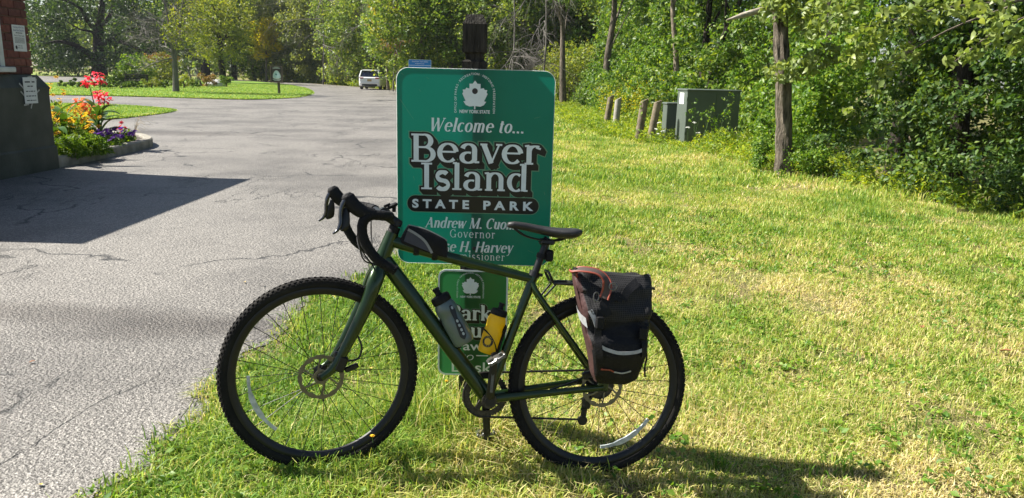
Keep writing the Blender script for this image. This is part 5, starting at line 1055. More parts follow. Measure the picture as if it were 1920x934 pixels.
for x, y, h, r, ln, m_, lab in ((2.88, 24.4, 1.04, .10, 7, M_pole, 'leftmost round wooden post with slanted top standing in weeds'), (3.04, 23.3, .99, .10, 3, M_grey, 'greyest wooden post, second from the left, bark peeling off its top'), (3.09, 19.2, 1.08, .10, 6, M_pole, 'wooden post with vine climbing it, third from the left'), (3.32, 18.8, 1.07, .095, 8, M_pole, 'clean slanted wooden post nearest the utility cabinets')):
    t = thing('wooden_post', lab, 'post', (x, y, float(gz_at(x, y))), group='wooden posts in the weeds'); t.rotation_euler = (R(-2), R(ln), 0)
    mb = MB(); n = 14; g = np.random.default_rng(int(x * 100)); rings = []
    for z, k in ((-.05, 1.05), (.3, 1), (.7, .98), (h - .16, .97)):
        rings.append([(r * k * math.cos(2 * math.pi * j / n), r * k * math.sin(2 * math.pi * j / n), z) for j in range(n)])
    rings.append([(r * .96 * math.cos(2 * math.pi * j / n), r * .96 * math.sin(2 * math.pi * j / n), h - .06 + .55 * r * math.cos(2 * math.pi * j / n)) for j in range(n)])
    mb.loft(rings); mb.build('shaft', m_, t, 40)
    if 'vine' in lab:
        gv = np.random.default_rng(4); n_ = 46; a = gv.uniform(0, 6.28, n_); z = gv.uniform(.2, h, n_); P = np.stack([.10 * np.cos(a), .10 * np.sin(a), z], 1); npmesh('vine', *leaf_arr(P, .07, gv, up=.2, asp=.8), M_weed, t)

# ================================================================== TREES AND UNDERGROWTH
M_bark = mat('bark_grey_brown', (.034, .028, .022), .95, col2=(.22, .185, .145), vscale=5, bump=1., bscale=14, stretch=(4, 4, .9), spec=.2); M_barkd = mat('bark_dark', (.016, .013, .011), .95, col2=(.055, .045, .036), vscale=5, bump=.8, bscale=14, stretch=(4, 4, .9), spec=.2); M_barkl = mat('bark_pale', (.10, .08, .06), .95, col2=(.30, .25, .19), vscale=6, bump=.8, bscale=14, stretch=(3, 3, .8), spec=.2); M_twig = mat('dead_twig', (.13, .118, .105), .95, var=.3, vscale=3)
LM = {
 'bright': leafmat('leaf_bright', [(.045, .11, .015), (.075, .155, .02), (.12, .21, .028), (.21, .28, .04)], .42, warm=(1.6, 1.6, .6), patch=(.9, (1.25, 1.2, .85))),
 'road': leafmat('leaf_roadside', [(.055, .105, .026), (.09, .155, .036), (.15, .22, .05), (.23, .27, .06)], .44, warm=(1.6, 1.55, .7), patch=(.35, (1.5, 1.3, .8))),
 'pale': leafmat('leaf_pale', [(.12, .17, .05), (.18, .24, .07), (.26, .31, .11)], .38, .4, warm=(1.4, 1.4, .6), patch=(2., (1.2, 1.15, .9))),
 'mid': leafmat('leaf_mid', [(.028, .07, .014), (.055, .12, .022), (.11, .185, .034), (.18, .24, .045)], .42, warm=(1.7, 1.65, .6)),
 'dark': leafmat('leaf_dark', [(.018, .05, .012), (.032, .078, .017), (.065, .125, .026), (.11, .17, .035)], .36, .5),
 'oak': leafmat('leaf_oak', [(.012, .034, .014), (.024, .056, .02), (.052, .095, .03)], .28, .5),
 'blue': leafmat('needle_blue', [(.018, .045, .025), (.03, .065, .035), (.045, .085, .045)], .2),
 'grey': leafmat('leaf_grey_green', [(.085, .12, .055), (.125, .17, .075), (.18, .22, .10)], .44),
 'yellow': leafmat('leaf_yellow', [(.22, .25, .02), (.34, .33, .025), (.45, .38, .03)], .45),
 'orange': leafmat('leaf_orange', [(.16, .11, .03), (.24, .14, .035), (.14, .15, .035)], .35, warm=(1.4, 1.3, .6)),
 'olive': leafmat('leaf_olive', [(.075, .115, .028), (.12, .165, .038), (.19, .22, .05)], .42),
 'gold': leafmat('goldenrod', [(.30, .30, .02), (.50, .42, .02), (.18, .24, .03)], .4),
}
def crown_pts(g, cs, rad, nper, squash=.75):
    P = np.repeat(cs, nper, 0); r = np.repeat(np.broadcast_to(rad, len(cs)), nper)[:, None]; q = g.normal(size=P.shape); q = unit(q) * g.uniform(.25, 1, (len(P), 1)) ** .45; return P + q * r * [1, 1, squash], q
def tree(name, label, base, h, tr, cc, crad, ncl, nper, clr, ls, lm, bark, g, lean=(0, 0), limbs=9, group=None, asp=.55, droop=0., cat='tree', up=.6, trunk_top=.8, forks=0, shell=.5, smax=None):
    """cc: crown centre height, crad: (rx, ry, rz); parts trunk and crown"""
    t = thing(name, label, cat, (base[0], base[1], base[2]), group=group); lx, ly = lean
    top = np.array([lx, ly, h * trunk_top]); tp = cr([(0, 0, -.1), (lx * .25 + g.normal(0, .015 * h), ly * .25, h * .28 * trunk_top), (lx * .6 + g.normal(0, .02 * h), ly * .6 + g.normal(0, .02 * h), h * .6 * trunk_top), tuple(top)], 5)
    cs = unit(g.normal(size=(ncl, 3))) * g.uniform(0, 1, (ncl, 1)) ** shell * np.array(crad) + [lx * .8, ly * .8, cc]; cs[:, 2] = np.maximum(cs[:, 2], .12 if cat == 'shrub' else .5 if cc < 3 else 1.0)
    mb = MB(); mb.tube(tp, [tr * 1.35, tr, tr * .75, tr * .25], 12, ref=(1, .1, 0))
    for k in range(limbs):
        c = cs[k % ncl]; i = int(np.clip(np.searchsorted(tp[:, 2], c[2] * g.uniform(.45, .8)), 2, len(tp) - 2)); s0 = tp[i]; m1 = s0 + (c - s0) * .5 + [0, 0, .08 * h * g.uniform(-.3, 1)]
        r0 = tr * g.uniform(.25, .5); mb.tube(cr([s0, m1, c], 4), [r0, r0 * .6, r0 * .15], 6, ref=(.3, .2, .9), caps=False)
    mb.build('trunk', bark, t, 50, fix=False)
    if nper:
        P, q = crown_pts(g, cs, clr * g.uniform(.6, 1.3, ncl), nper); P[:, 2] = np.maximum(P[:, 2], .12)
        npmesh('crown', *leaf_arr(P, ls, g, up=up, out=q * .8, asp=asp, droop=droop), lm, t)
    return t
def zg_(x, y): return float(gz_at(np.array(x), np.array(y)))
g = np.random.default_rng(77)
# --- near right: stump-like trunk with broken limb, its crown over the frame
bx, by = 4.50, 12.66
M_limb = mat('barkless_wood', (.22, .19, .15), .9, col2=(.46, .41, .34), vscale=5, bump=.7, bscale=16, stretch=(.8, 3, 3), spec=.2)
t = thing('broken_tree', 'thick furrowed tree trunk with a bare broken limb pointing left', 'tree', (bx, by, zg_(bx, by)))
mb = MB(); n = 22; V = []; F = []; zs = np.linspace(-.1, 4.6, 60)
for z in zs:
    r = .126 * (1 + .35 * math.exp(-max(z, 0) / .22)) * (1 - .045 * z); cx = -.125 * z + .035 * math.sin(z * 1.3); cy = .02 * math.sin(z * 1.7)
    for k in range(n):
        a = 2 * math.pi * k / n; rr_ = r * (1 + .10 * math.sin(k * 3.1 + 2.2 * math.sin(z * 2.3 + k)) + .05 * math.sin(z * 11 + k * 2.3) + .07 * math.sin(z * 5 + k)); V.append((cx + rr_ * math.cos(a), cy + rr_ * math.sin(a), z))
for i in range(len(zs) - 1):
    for k in range(n): F.append((i * n + k, i * n + (k + 1) % n, (i + 1) * n + (k + 1) % n, (i + 1) * n + k))
mb.add(V, F); mb.build('trunk', M_bark, t, 60)
e = np.array(atY(1362, 38, by - .35)) - [bx, by, zg_(bx, by)]; s0 = np.array(atY(1455, 14, by - .05)) - [bx, by, zg_(bx, by)]
mb = MB(); mb.tube(cr([s0 + [.1, 0, .02], s0 * .6 + e * .4 + [0, 0, .015], e], 4), [.085, .06, .05, .042, .010], 12, ref=(0, .3, 1)); mb.build('broken_limb', M_limb, t, 50)
cs = np.array([(-.45, -.2, 2.85), (-.2, -.4, 2.75), (-.55, -.35, 2.6), (-.15, -.3, 2.55), (-.35, -.4, 2.9), (-.3, -.3, 3.15), (.05, -.35, 3.0), (-.1, -.45, 1.72), (-.35, -.4, 1.68), (.2, -.3, 1.85), (.15, -.2, 2.4), (.5, .1, 2.8), (.45, -.2, 1.95)]); P, q = crown_pts(g, cs, .26, 110); npmesh('hanging_leaves', *leaf6_arr(P, .105, g, up=.15, out=q * .3, asp=.5, droop=1.0), LM['pale'], t)
cs = unit(g.normal(size=(90, 3))) * g.uniform(0, 1, (90, 1)) ** .4 * [2.3, 2.2, 1.6] + [.9, -.3, 5.9]; P, q = crown_pts(g, cs, .55, 130); npmesh('crown', *leaf_arr(P, .13, g, up=.5, out=q * .4, asp=.5, droop=.4), LM['mid'], t)
# --- overhanging branches from a tree at the right edge
t = tree('overhanging_tree', 'tree at right edge with long leafy branches hanging into view', (8.2, 9.6, zg_(8.2, 9.6)), 8.5, .2, 5.6, (2.6, 3.0, 1.9), 110, 120, .55, .12, LM['mid'], M_barkd, g, limbs=10, droop=.4)
Pc = []
for (x, y, Y, n_, r_) in ((1560, 40, 9.6, 80, .22), (1620, 70, 9.3, 90, .22), (1680, 40, 9.2, 90, .25), (1600, 110, 9.5, 60, .16), (1660, 130, 9.4, 50, .15), (1740, 20, 9.0, 80, .24), (1800, 10, 8.8, 80, .22), (1700, 100, 9.2, 40, .16), (1590, 10, 9.6, 90, .22), (1520, 60, 9.8, 40, .14), (1645, 165, 9.3, 30, .12), (1590, 210, 9.6, 10, .06), (1850, 75, 7.6, 40, .14), (1815, 105, 7.7, 36, .10), (1890, 50, 7.4, 40, .14), (1780, 115, 7.8, 14, .05), (1910, 90, 7.3, 30, .10), (1860, 20, 8.2, 60, .2), (1530, 20, 10, 60, .18)):
    c = atY(x, y, Y) - [8.2, 9.6, zg_(8.2, 9.6)]; Pc.append(crown_pts(g, np.array([c]), r_, n_)[0])
P = np.concatenate(Pc); npmesh('hanging_leaves', *leaf6_arr(P, .098, g, up=.45, asp=.5, droop=.8), LM['pale'], t)
for a, b_, Y1, Y2 in (((1920, 0), (1590, 60), 9.4, 9.5), ((1900, 10), (1650, 130), 9.2, 9.3), ((1960, 20), (1790, 115), 7.6, 7.7)):
    p, q = atY(*a, Y1) - [8.2, 9.6, 0], atY(*b_, Y2) - [8.2, 9.6, 0]; mb = MB(); mb.tube(cr([p, (p + q) / 2 + [0, 0, .08], q], 4), [.018, .005], 5, ref=(0, .3, 1)); mb.build('branch', M_bark, t, 50)
# --- trunks one can tell apart inside the right-hand wood
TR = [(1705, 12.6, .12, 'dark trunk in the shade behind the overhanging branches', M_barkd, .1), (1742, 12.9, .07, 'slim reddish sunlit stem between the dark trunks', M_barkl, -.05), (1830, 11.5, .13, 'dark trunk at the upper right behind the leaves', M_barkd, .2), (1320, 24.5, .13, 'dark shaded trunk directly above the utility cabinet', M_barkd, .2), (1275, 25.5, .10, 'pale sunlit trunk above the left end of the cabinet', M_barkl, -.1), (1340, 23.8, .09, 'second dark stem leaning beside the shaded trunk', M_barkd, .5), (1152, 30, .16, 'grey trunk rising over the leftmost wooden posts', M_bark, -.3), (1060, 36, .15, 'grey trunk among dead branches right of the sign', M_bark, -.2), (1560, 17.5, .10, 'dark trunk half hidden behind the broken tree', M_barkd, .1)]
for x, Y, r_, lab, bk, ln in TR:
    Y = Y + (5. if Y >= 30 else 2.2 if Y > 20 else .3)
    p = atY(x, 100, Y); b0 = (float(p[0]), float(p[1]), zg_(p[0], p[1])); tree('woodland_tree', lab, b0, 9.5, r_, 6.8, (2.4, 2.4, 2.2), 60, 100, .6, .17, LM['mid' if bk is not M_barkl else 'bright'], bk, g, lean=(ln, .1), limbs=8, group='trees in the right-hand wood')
# --- undergrowth: one uncountable mass
def thicket(poly, D, hf, ncl, nper, rad, ls, g, face, asp=.55, up=.5, hmin=.05, dpow=1.0):
    P = np.array(poly, float); sg = np.linalg.norm(np.diff(P, axis=0), axis=1); cum = np.r_[0, np.cumsum(sg)]; s = g.uniform(0, cum[-1], ncl); x = np.interp(s, cum, P[:, 0]); y = np.interp(s, cum, P[:, 1]); d = g.uniform(0, 1, ncl) ** dpow * D
    x = x + face[0] * d; y = y + face[1] * d; hm = hf(d, s); z = g.uniform(0, 1, ncl) ** .8 * hm * (1 + .22 * vnoise(x, y, 1.3, 61)); z = np.maximum(z, hmin); cs = np.stack([x, y, zt(x, y) + z], 1); kc_ = max(rad, .3); cs = cs[(vnoise(x + .6 * z, y + .8 * z, .55 / kc_, 71) > (-.08 if D < 4 else -.25)) | (d < .05 * D)]; ncl = len(cs)
    Q, q = crown_pts(g, cs, rad * g.uniform(.5, 1.3, ncl), nper); Q[:, 2] = np.maximum(Q[:, 2], zt(Q[:, 0], Q[:, 1]) + .03); out = q * .7 + np.array([-face[0], -face[1], 0]) * .5
    return leaf_arr(Q, ls, g, up=up, out=out, asp=asp)
th = lambda parts, nm, lm, lab: tag(npmesh(nm, *merge(parts), lm), lab, None, None, 'stuff')
E1 = [(7.6, 4.5), (6.5, 7.2), (6.0, 8.7), (5.6, 10.1), (5.15, 12.0), (5.2, 13.4)]
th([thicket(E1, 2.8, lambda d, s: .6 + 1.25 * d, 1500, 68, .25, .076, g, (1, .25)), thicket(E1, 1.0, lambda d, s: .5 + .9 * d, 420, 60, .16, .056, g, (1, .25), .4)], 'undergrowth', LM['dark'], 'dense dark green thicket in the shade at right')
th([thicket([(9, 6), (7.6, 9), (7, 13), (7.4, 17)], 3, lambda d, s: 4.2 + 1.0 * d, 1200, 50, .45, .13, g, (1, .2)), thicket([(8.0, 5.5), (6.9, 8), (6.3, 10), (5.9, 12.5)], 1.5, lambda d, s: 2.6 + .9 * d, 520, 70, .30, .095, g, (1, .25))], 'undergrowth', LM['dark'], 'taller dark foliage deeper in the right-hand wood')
E2 = [(5.5, 15.0), (5.8, 16.0), (6.3, 18.5), (6.4, 21.5), (5.6, 23.5), (4.2, 26), (3.6, 30), (3.3, 38), (3.4, 45)]
th([thicket(E2, 3.4, lambda d, s: 1.0 + 1.4 * d, 1100, 58, .42, .16, g, (.75, .55))], 'undergrowth', LM['mid'], 'broader leaved mid green brambles among the saplings')
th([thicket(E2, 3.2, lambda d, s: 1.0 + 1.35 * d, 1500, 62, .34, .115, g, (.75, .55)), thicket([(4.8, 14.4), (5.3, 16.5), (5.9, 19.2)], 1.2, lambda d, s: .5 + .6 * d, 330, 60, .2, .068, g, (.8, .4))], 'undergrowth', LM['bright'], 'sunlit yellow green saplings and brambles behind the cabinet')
th([thicket([(8.5, 20), (7.5, 25), (6, 29), (5.5, 40), (5, 50)], 5, lambda d, s: 5.5 + 1.0 * d, 1700, 46, .7, .22, g, (.8, .5))], 'undergrowth', LM['mid'], 'mid green foliage rising behind the sunlit saplings')
th([thicket([(4.15, 12.3), (4.5, 12.25), (5.0, 12.15)], .5, lambda d, s: .4 + .2 * d, 120, 50, .13, .05, g, (.3, 1)), thicket([(4.05, 12.7), (4.25, 13.1)], .4, lambda d, s: .5, 60, 50, .14, .055, g, (.3, 1))], 'undergrowth', LM['bright'], 'low green sprouts round the foot of the broken tree')
# weeds round posts and cabinet: upright stems with narrow leaves, goldenrod tops
def weedbelt(poly, W, n, h0, h1, g, ls=.06, per=11):
    P = np.array(poly, float); sg = np.linalg.norm(np.diff(P, axis=0), axis=1); cum = np.r_[0, np.cumsum(sg)]; s = g.uniform(0, cum[-1], n); x = np.interp(s, cum, P[:, 0]) + g.uniform(0, 1, n) * W; y = np.interp(s, cum, P[:, 1]) + g.normal(0, .2, n); h = g.uniform(h0, h1, n) * (1 + .4 * vnoise(x, y, 1.7, 5))
    bz = zt(x, y); t = g.uniform(.08, 1, (n, per)); lx = g.normal(0, .12, n); px = x[:, None] + lx[:, None] * t * h[:, None] + g.normal(0, .045, (n, per)); py = y[:, None] + g.normal(0, .045, (n, per)); pz = bz[:, None] + t * h[:, None]
    return np.stack([px, py, pz], -1).reshape(-1, 3), np.stack([x + lx * h, y, bz + h], 1)
M_weed2 = leafmat('meadow_weed', [(.07, .15, .018), (.13, .22, .026), (.20, .28, .036), (.27, .31, .05)], .42)
B1 = [(4.45, 12.6), (4.2, 15), (3.75, 17.3), (3.0, 18.4), (2.5, 19.5), (2.1, 22), (1.7, 25), (1.6, 30), (1.8, 38), (2.0, 46)]
P1, T1 = weedbelt(B1, 1.9, 5200, .10, .34, g); keep = ~((P1[:, 0] > 4.0) & (P1[:, 0] < 5.4) & (P1[:, 1] > 18.1) & (P1[:, 1] < 19.2)); P1 = P1[keep & ~((P1[:, 0] > 3.55) & (P1[:, 0] < 4.15) & (P1[:, 1] > 16.6) & (P1[:, 1] < 18.6) & (P1[:, 2] > .12))]
P4, T4 = weedbelt([(3.3, 24.6), (3.5, 22), (3.5, 20)], .8, 200, .3, .62, g); P2, T2 = weedbelt([(4.25, 17.3), (4.6, 17.45), (5.6, 17.6)], .4, 300, .14, .42, g); P3, T3 = weedbelt([(4.9, 12.2), (5.5, 10.1), (6.0, 8.4), (6.9, 6)], .5, 420, .10, .36, g)
th([leaf_arr(np.concatenate([P1, P2, P3, P4]), .088, g, up=.7, asp=.28)], 'meadow_weeds', M_weed2, 'tall sunlit weeds along the edge of the mown grass')
Pg, Tg = weedbelt([(2.6, 24.5), (3.0, 26), (3.2, 30)], 2.2, 300, .6, 1.05, g); Pgg = np.repeat(Tg, 8, 0) + g.normal(0, 1, (len(Tg) * 8, 3)) * [.09, .09, .13]
th([leaf_arr(Pg, .08, g, up=.6, asp=.25)], 'meadow_weeds', M_weed2, 'goldenrod stems behind the wooden posts'); th([leaf_arr(Pgg, .045, g, up=.8, asp=.6)], 'goldenrod_flowers', LM['gold'], 'yellow goldenrod tops behind the wooden posts')
# tall grass at the foot of the wood
n_ = 12000; s = g.uniform(0, 1, n_); yy = g.uniform(10, 30, n_); xx = forest_x(yy) + .12 + g.normal(.0, .36, n_)
V, F = blade_arr(np.stack([xx, yy, zt(xx, yy)], 1), g.uniform(.04, .13, n_) * (1 + .5 * vnoise(xx, yy, 1.9, 3)), .006 + .0007 * yy, g, .9); C = np.repeat(np.c_[grass_cols(n_, np.full(n_, .45), g), np.ones(n_)], 5, 0)
tag(npmesh('tall_grass', V, F, M_grass, cols=C), 'tall seeding grass at the foot of the wood', None, None, 'stuff')
# white umbels and the saplings in front of the cabinet
M_umb = mat('white_umbel', (.75, .76, .70), .8, var=.05)
for x, y, Y, lab in ((1236, 231, 18.3, 'uppermost white wild carrot flower left of the cabinets'), (1229, 243, 18.2, 'leftmost white wild carrot flower by the slanted post'), (1243, 247, 18.2, 'white wild carrot flower right of the slanted post'), (1233, 252, 18.1, 'lowest white wild carrot flower by the slanted post'), (1302, 231, 17.9, 'white wild carrot flower high on the dark cabinet door'), (1290, 240, 17.9, 'white wild carrot flower at the cabinet corner'), (1309, 250, 17.8, 'low white wild carrot flower in front of the cabinet'), (1324, 254, 17.8, 'white wild carrot flower right of the low one by the cabinet')):
    p = atY(x, y, Y); t = thing('wild_carrot', lab, 'flower', (float(p[0]), float(p[1]), 0.), group='white umbels by the cabinet'); mb = MB(); mb.tube([(0, 0, 0), (.01, 0, p[2] * .5), (0, 0, p[2])], .004, 5, ref=(1, 0, 0)); mb.build('stem', M_stem, t)
    mb = MB()
    for k in range(22):
        a = g.uniform(0, 6.28); r_ = .05 * math.sqrt(g.uniform(0, 1)); mb.lathe([(0, -.004), (.011, 0), (0, .006)], 6, None, (r_ * math.cos(a), r_ * math.sin(a), p[2] + .025 - 9 * r_ * r_ + g.uniform(-.008, .008)))
    mb.build('umbel', M_umb, t, 0, fix=False)
for k, (x, y, Y, hh, lab) in enumerate(((1312, 262, 17.7, .95, 'thin sapling with few leaves against the cabinet door'), (1350, 262, 17.8, 1.0, 'leafier thin sapling right of the first against the door'), (1372, 262, 17.9, .95, 'sapling overlapping the right end of the cabinet'))):
    p = atY(x, y, Y); t = thing('sapling', lab, 'sapling', (float(p[0]), float(p[1]), 0.), group='saplings before the cabinet'); gs = np.random.default_rng(k + 40); mb = MB(); tips = []
    for j in range(3): twigs(mb, gs, (0, 0, 0), (gs.normal(0, .25), gs.normal(0, .1), 1), hh * gs.uniform(.6, 1), .007, 1, .5, (3, 4), 0, 4, tips)
    mb.build('stem', M_stem, t, 0, fix=False); T = np.array(tips); P = np.repeat(T, 7, 0) + gs.normal(0, .05, (len(T) * 7, 3)); npmesh('leaves', *leaf_arr(P, .06, gs, up=.9, asp=.6), LM['bright'], t)

# ================================================================== TREES ALONG THE ROAD AND ACROSS THE PARK
def px_tree(name, lab, x, y, Y, h, tr, cc, crad, ncl, nper, clr, ls, lm, bk, **kw):
    if Y is None: p = gnd(x, y, ZR)
    else: p = atY(x, y, Y)
    z = zg_(p[0], p[1]); return tree(name, lab, (float(p[0]), float(p[1]), z), h, tr, cc, crad, ncl, nper, clr, ls, LM[lm], bk, g, **kw)
GRP = 'trees along the far side of the road'
rows = [
 (1040, 150, 55, 10, 4.6, (3.2, 3, 3.8), 'olive', 'olive tree in the row right of the sign', 0), (985, 150, 54, 11, 5.4, (3.4, 3, 4.6), 'road', 'leafy tree behind the dead branches right of the sign post', .3), (930, 150, 53, 11, 5.4, (3.6, 3, 4.8), 'road', 'bright green tree directly behind the sign post', 0), (850, 150, 55, 12, 5.6, (3.8, 3, 5.0), 'mid', 'tree with dark gaps just left of the sign post', -.4),
 (800, 150, 56, 12, 6, (4.2, 3, 5.6), 'road', 'green tree behind the small blue sign', .2), (1085, 150, 57, 12, 5.5, (4.0, 3, 5.2), 'mid', 'dark leafed tree above the olive bush', 0), (1130, 150, 54, 12, 5.5, (4.0, 3, 5.4), 'road', 'tree filling the gap over the leftmost posts', 0), (755, 150, 66, 13, 6.5, (4.2, 3, 6.2), 'mid', 'mid green tree just right of the white car', 0), (705, 150, 74, 14, 7, (4.8, 3, 6.8), 'road', 'tall green tree above the white car', 0), (655, 150, 80, 15, 7, (4.8, 3, 7), 'road', 'green tree just left of the white car', .5), (610, 150, 86, 15, 7.2, (4.6, 3, 7), 'grey', 'grey green tree behind the bend of the road', -1.5), (560, 150, 92, 16, 7.5, (5.2, 3, 7.4), 'grey', 'pale grey green tree just right of the brown sign', -1.8), (515, 150, 98, 16, 8, (5, 3, 7.4), 'mid', 'rounded green tree behind the brown park sign', 0), (478, 150, 98, 15, 6, (4.2, 3, 5.8), 'bright', 'yellow green tree left of the brown park sign', .3)]
protos = {}
for x, y, Y, h, cc, cr_, lm, lab, ln in rows:
    if x <= 755: Y += 8
    cc, cr_ = h * .45, (cr_[0], cr_[1], h * .46)
    if lm in protos:                                           # same kind: a copy, turned and scaled
        pr, h0 = protos[lm]; q = atY(x, y, Y); o = copy_tree(pr); o.location = (float(q[0]), float(q[1]), zg_(q[0], q[1])); o.rotation_euler = (0, 0, g.uniform(0, 6.28)); k_ = h / h0; o.scale = (k_ * g.uniform(.95, 1.15), k_ * g.uniform(.95, 1.15), k_); o['label'] = lab; continue
    protos[lm] = (px_tree('roadside_tree', lab, x, y, Y, h, .2, cc, cr_, 200, 100, 1.0 if Y > 60 else .8, .11 + .0020 * Y, lm, M_bark, lean=(ln, 0), group=GRP, limbs=10, shell=.5), h)
for x, y, Y, r_, lm, lab in ((728, 35, 72, (2.4, 1.5, 2.0), 'yellow', 'yellow tinted crown high above the white car'), (470 + 30, 75, 95, (2.2, 1.5, 2.4), 'yellow', 'yellow leaved sapling left of the brown sign'), (745, 92, 63, (1.0, .8, .7), 'orange', 'small orange turning maple right of the car')):
    p = atY(x, y, Y); px_tree('turning_tree', lab, x, 150, Y, float(p[2]) + r_[2], .12, float(p[2]), r_, 46, 70, .7, .11 + .002 * Y, lm, M_bark, group=GRP, limbs=6)
# dead branches
for x, y, Y, lab in ((960, 60, 40, 'dead grey branches drooping beside the sign post'), (1020, 70, 38, 'dead tangle of grey twigs right of the sign'), (735, 70, 62, 'dead branches hanging over the road right of the car'), (600, 60, 84, 'leafless grey tree in the roadside row')):
    p = atY(x, -40, Y); t = thing('dead_tree', lab, 'tree', (float(p[0]), float(p[1]), zg_(p[0], p[1]))); gs = np.random.default_rng(x); hh = float(p[2]); mb = MB(); mb.tube(cr([(0, 0, -.1), (.2, 0, hh * .5), (.1, .1, hh)], 4), [.06, .03], 8, ref=(1, 0, 0)); k_ = Y / 40
    for j in range(12): twigs(mb, gs, (.1, 0, hh * gs.uniform(.35, 1)), (gs.normal(0, 1), -.7, gs.uniform(-.5, .5)), 1.9 * k_, .022 * k_, 3, .5, (3, 4), .14, 4)
    mb.build('branches', M_twig, t, 0, fix=False)
# understory and the wood behind (uncountable)
th([thicket([(4.2, 45), (0, 56), (-5, 68), (-11.5, 79), (-21.5, 96.5), (-34, 109)], 6, lambda d, s: 2.2 + 1.0 * d, 2200, 34, .9, .36, g, (.75, .6))], 'roadside_undergrowth', LM['mid'], 'green undergrowth lining the far side of the road')
th([thicket([(3.0, 43), (-2.2, 55), (-7.8, 66.5), (-14.2, 78), (-24.5, 94.5), (-38, 107)], 2.2, lambda d, s: .7 + .3 * d, 2200, 24, .3, .22, g, (.75, .6))], 'roadside_weeds', M_weed2, 'pale weeds along the far road verge')
th([thicket([(14, 40), (6, 56), (-4, 72), (-14, 92), (-30, 112), (-60, 150), (-110, 178), (-190, 190)], 12, lambda d, s: 17 + .3 * d, 3000, 36, 2.4, .95, g, (.6, .7), dpow=.8)], 'far_wood', LM['road'], 'far wood closing the view behind road and park')
# park on the left
px_tree('spruce_tree', 'tall dark blue green conifer beyond the lawn', 440, 150, None, 18, .3, 8.5, (3.4, 3.4, 8.4), 170, 90, 1.0, .34, 'blue', M_barkd, asp=.25, shell=.4, limbs=4)
px_tree('lawn_tree', 'tree with dark straight trunk behind the leafless tree', 386, 150, None, 17, .45, 10.5, (6, 5, 6.5), 120, 80, 1.5, .36, 'mid', M_barkd, limbs=10)
px_tree('lawn_tree', 'small dense tree with short trunk right of the leafless tree', 420, 155.5, None, 10, .28, 5.6, (3.8, 3.2, 4.0), 110, 85, .9, .24, 'olive', M_barkd, limbs=10)
# old oak with dark sprawling limbs
p = gnd(186, 142, ZR); ox, oy = float(p[0]) * .9, float(p[1]) * .9
t = thing('oak_tree', 'big old oak with dark sprawling limbs and deep shade', 'tree', (ox, oy, ZR)); k = oy / FPX
def op_(x, y, d=0): q = atY(x, y, oy + d); return q - [ox, oy, ZR]
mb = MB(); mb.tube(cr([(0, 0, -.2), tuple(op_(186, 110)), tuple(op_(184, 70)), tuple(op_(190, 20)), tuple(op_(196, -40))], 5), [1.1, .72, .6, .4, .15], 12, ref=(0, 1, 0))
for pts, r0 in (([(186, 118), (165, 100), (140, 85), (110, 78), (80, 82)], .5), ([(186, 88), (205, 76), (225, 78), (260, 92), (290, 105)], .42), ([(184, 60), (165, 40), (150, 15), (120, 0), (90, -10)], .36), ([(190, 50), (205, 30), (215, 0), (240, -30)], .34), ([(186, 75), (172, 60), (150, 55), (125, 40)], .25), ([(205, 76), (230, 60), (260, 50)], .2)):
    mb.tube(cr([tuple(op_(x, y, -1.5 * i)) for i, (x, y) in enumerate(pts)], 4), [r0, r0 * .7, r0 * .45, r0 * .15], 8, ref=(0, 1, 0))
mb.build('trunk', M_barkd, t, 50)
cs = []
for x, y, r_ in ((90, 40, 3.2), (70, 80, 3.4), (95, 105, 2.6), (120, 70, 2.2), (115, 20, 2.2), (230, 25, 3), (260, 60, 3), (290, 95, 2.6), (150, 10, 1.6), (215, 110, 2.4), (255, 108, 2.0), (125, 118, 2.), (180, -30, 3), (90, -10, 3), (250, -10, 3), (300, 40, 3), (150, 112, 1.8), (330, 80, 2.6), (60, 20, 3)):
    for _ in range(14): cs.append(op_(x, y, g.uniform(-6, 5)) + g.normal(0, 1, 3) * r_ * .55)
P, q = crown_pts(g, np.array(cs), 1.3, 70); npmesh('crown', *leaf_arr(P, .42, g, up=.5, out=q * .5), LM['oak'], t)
# leafless tree on the lawn
p = gnd(330, 173, ZR); t = thing('leafless_tree', 'leafless grey tree with forked trunk on the lawn', 'tree', (float(p[0]), float(p[1]), ZR + .03)); gs = np.random.default_rng(21); mb = MB(); Y0 = float(p[1])
def lp_(x, y): q = atY(x, y, Y0); return q - [p[0], Y0, ZR + .03]
mb.tube(cr([(0, 0, -.1), tuple(lp_(329, 140)), tuple(lp_(327, 115))], 4), [.2, .155, .15], 10, ref=(0, 1, 0)); st = [cr([tuple(lp_(327, 115)), tuple(lp_(322, 80)), tuple(lp_(316, 40)), tuple(lp_(308, 0)), tuple(lp_(300, -40))], 5), cr([tuple(lp_(328, 115)), tuple(lp_(334, 70)), tuple(lp_(340, 30)), tuple(lp_(346, -20)), tuple(lp_(350, -60))], 5)]
for s_ in st: mb.tube(s_, [.11, .08, .04], 8, ref=(0, 1, 0))
tips = []
for s_ in st:
    for j in range(15):
        q = s_[gs.integers(2, len(s_))]; twigs(mb, gs, q, (gs.normal(-.25, .8), gs.normal(0, .6), gs.uniform(.1, .9)), gs.uniform(1.2, 2.2), .04, 3, .5, (3, 4), .02, 3, tips)
for a, b_ in (((326, 108), (225, 122)), ((326, 100), (240, 60)), ((324, 85), (255, 30))): q0, q1 = lp_(*a), lp_(*b_); twigs(mb, gs, q0, q1 - q0, np.linalg.norm(q1 - q0) * .75, .05, 3, .4, (4, 5), .0, 5, tips)
mb.build('branches', M_twig, t, 0, fix=False)
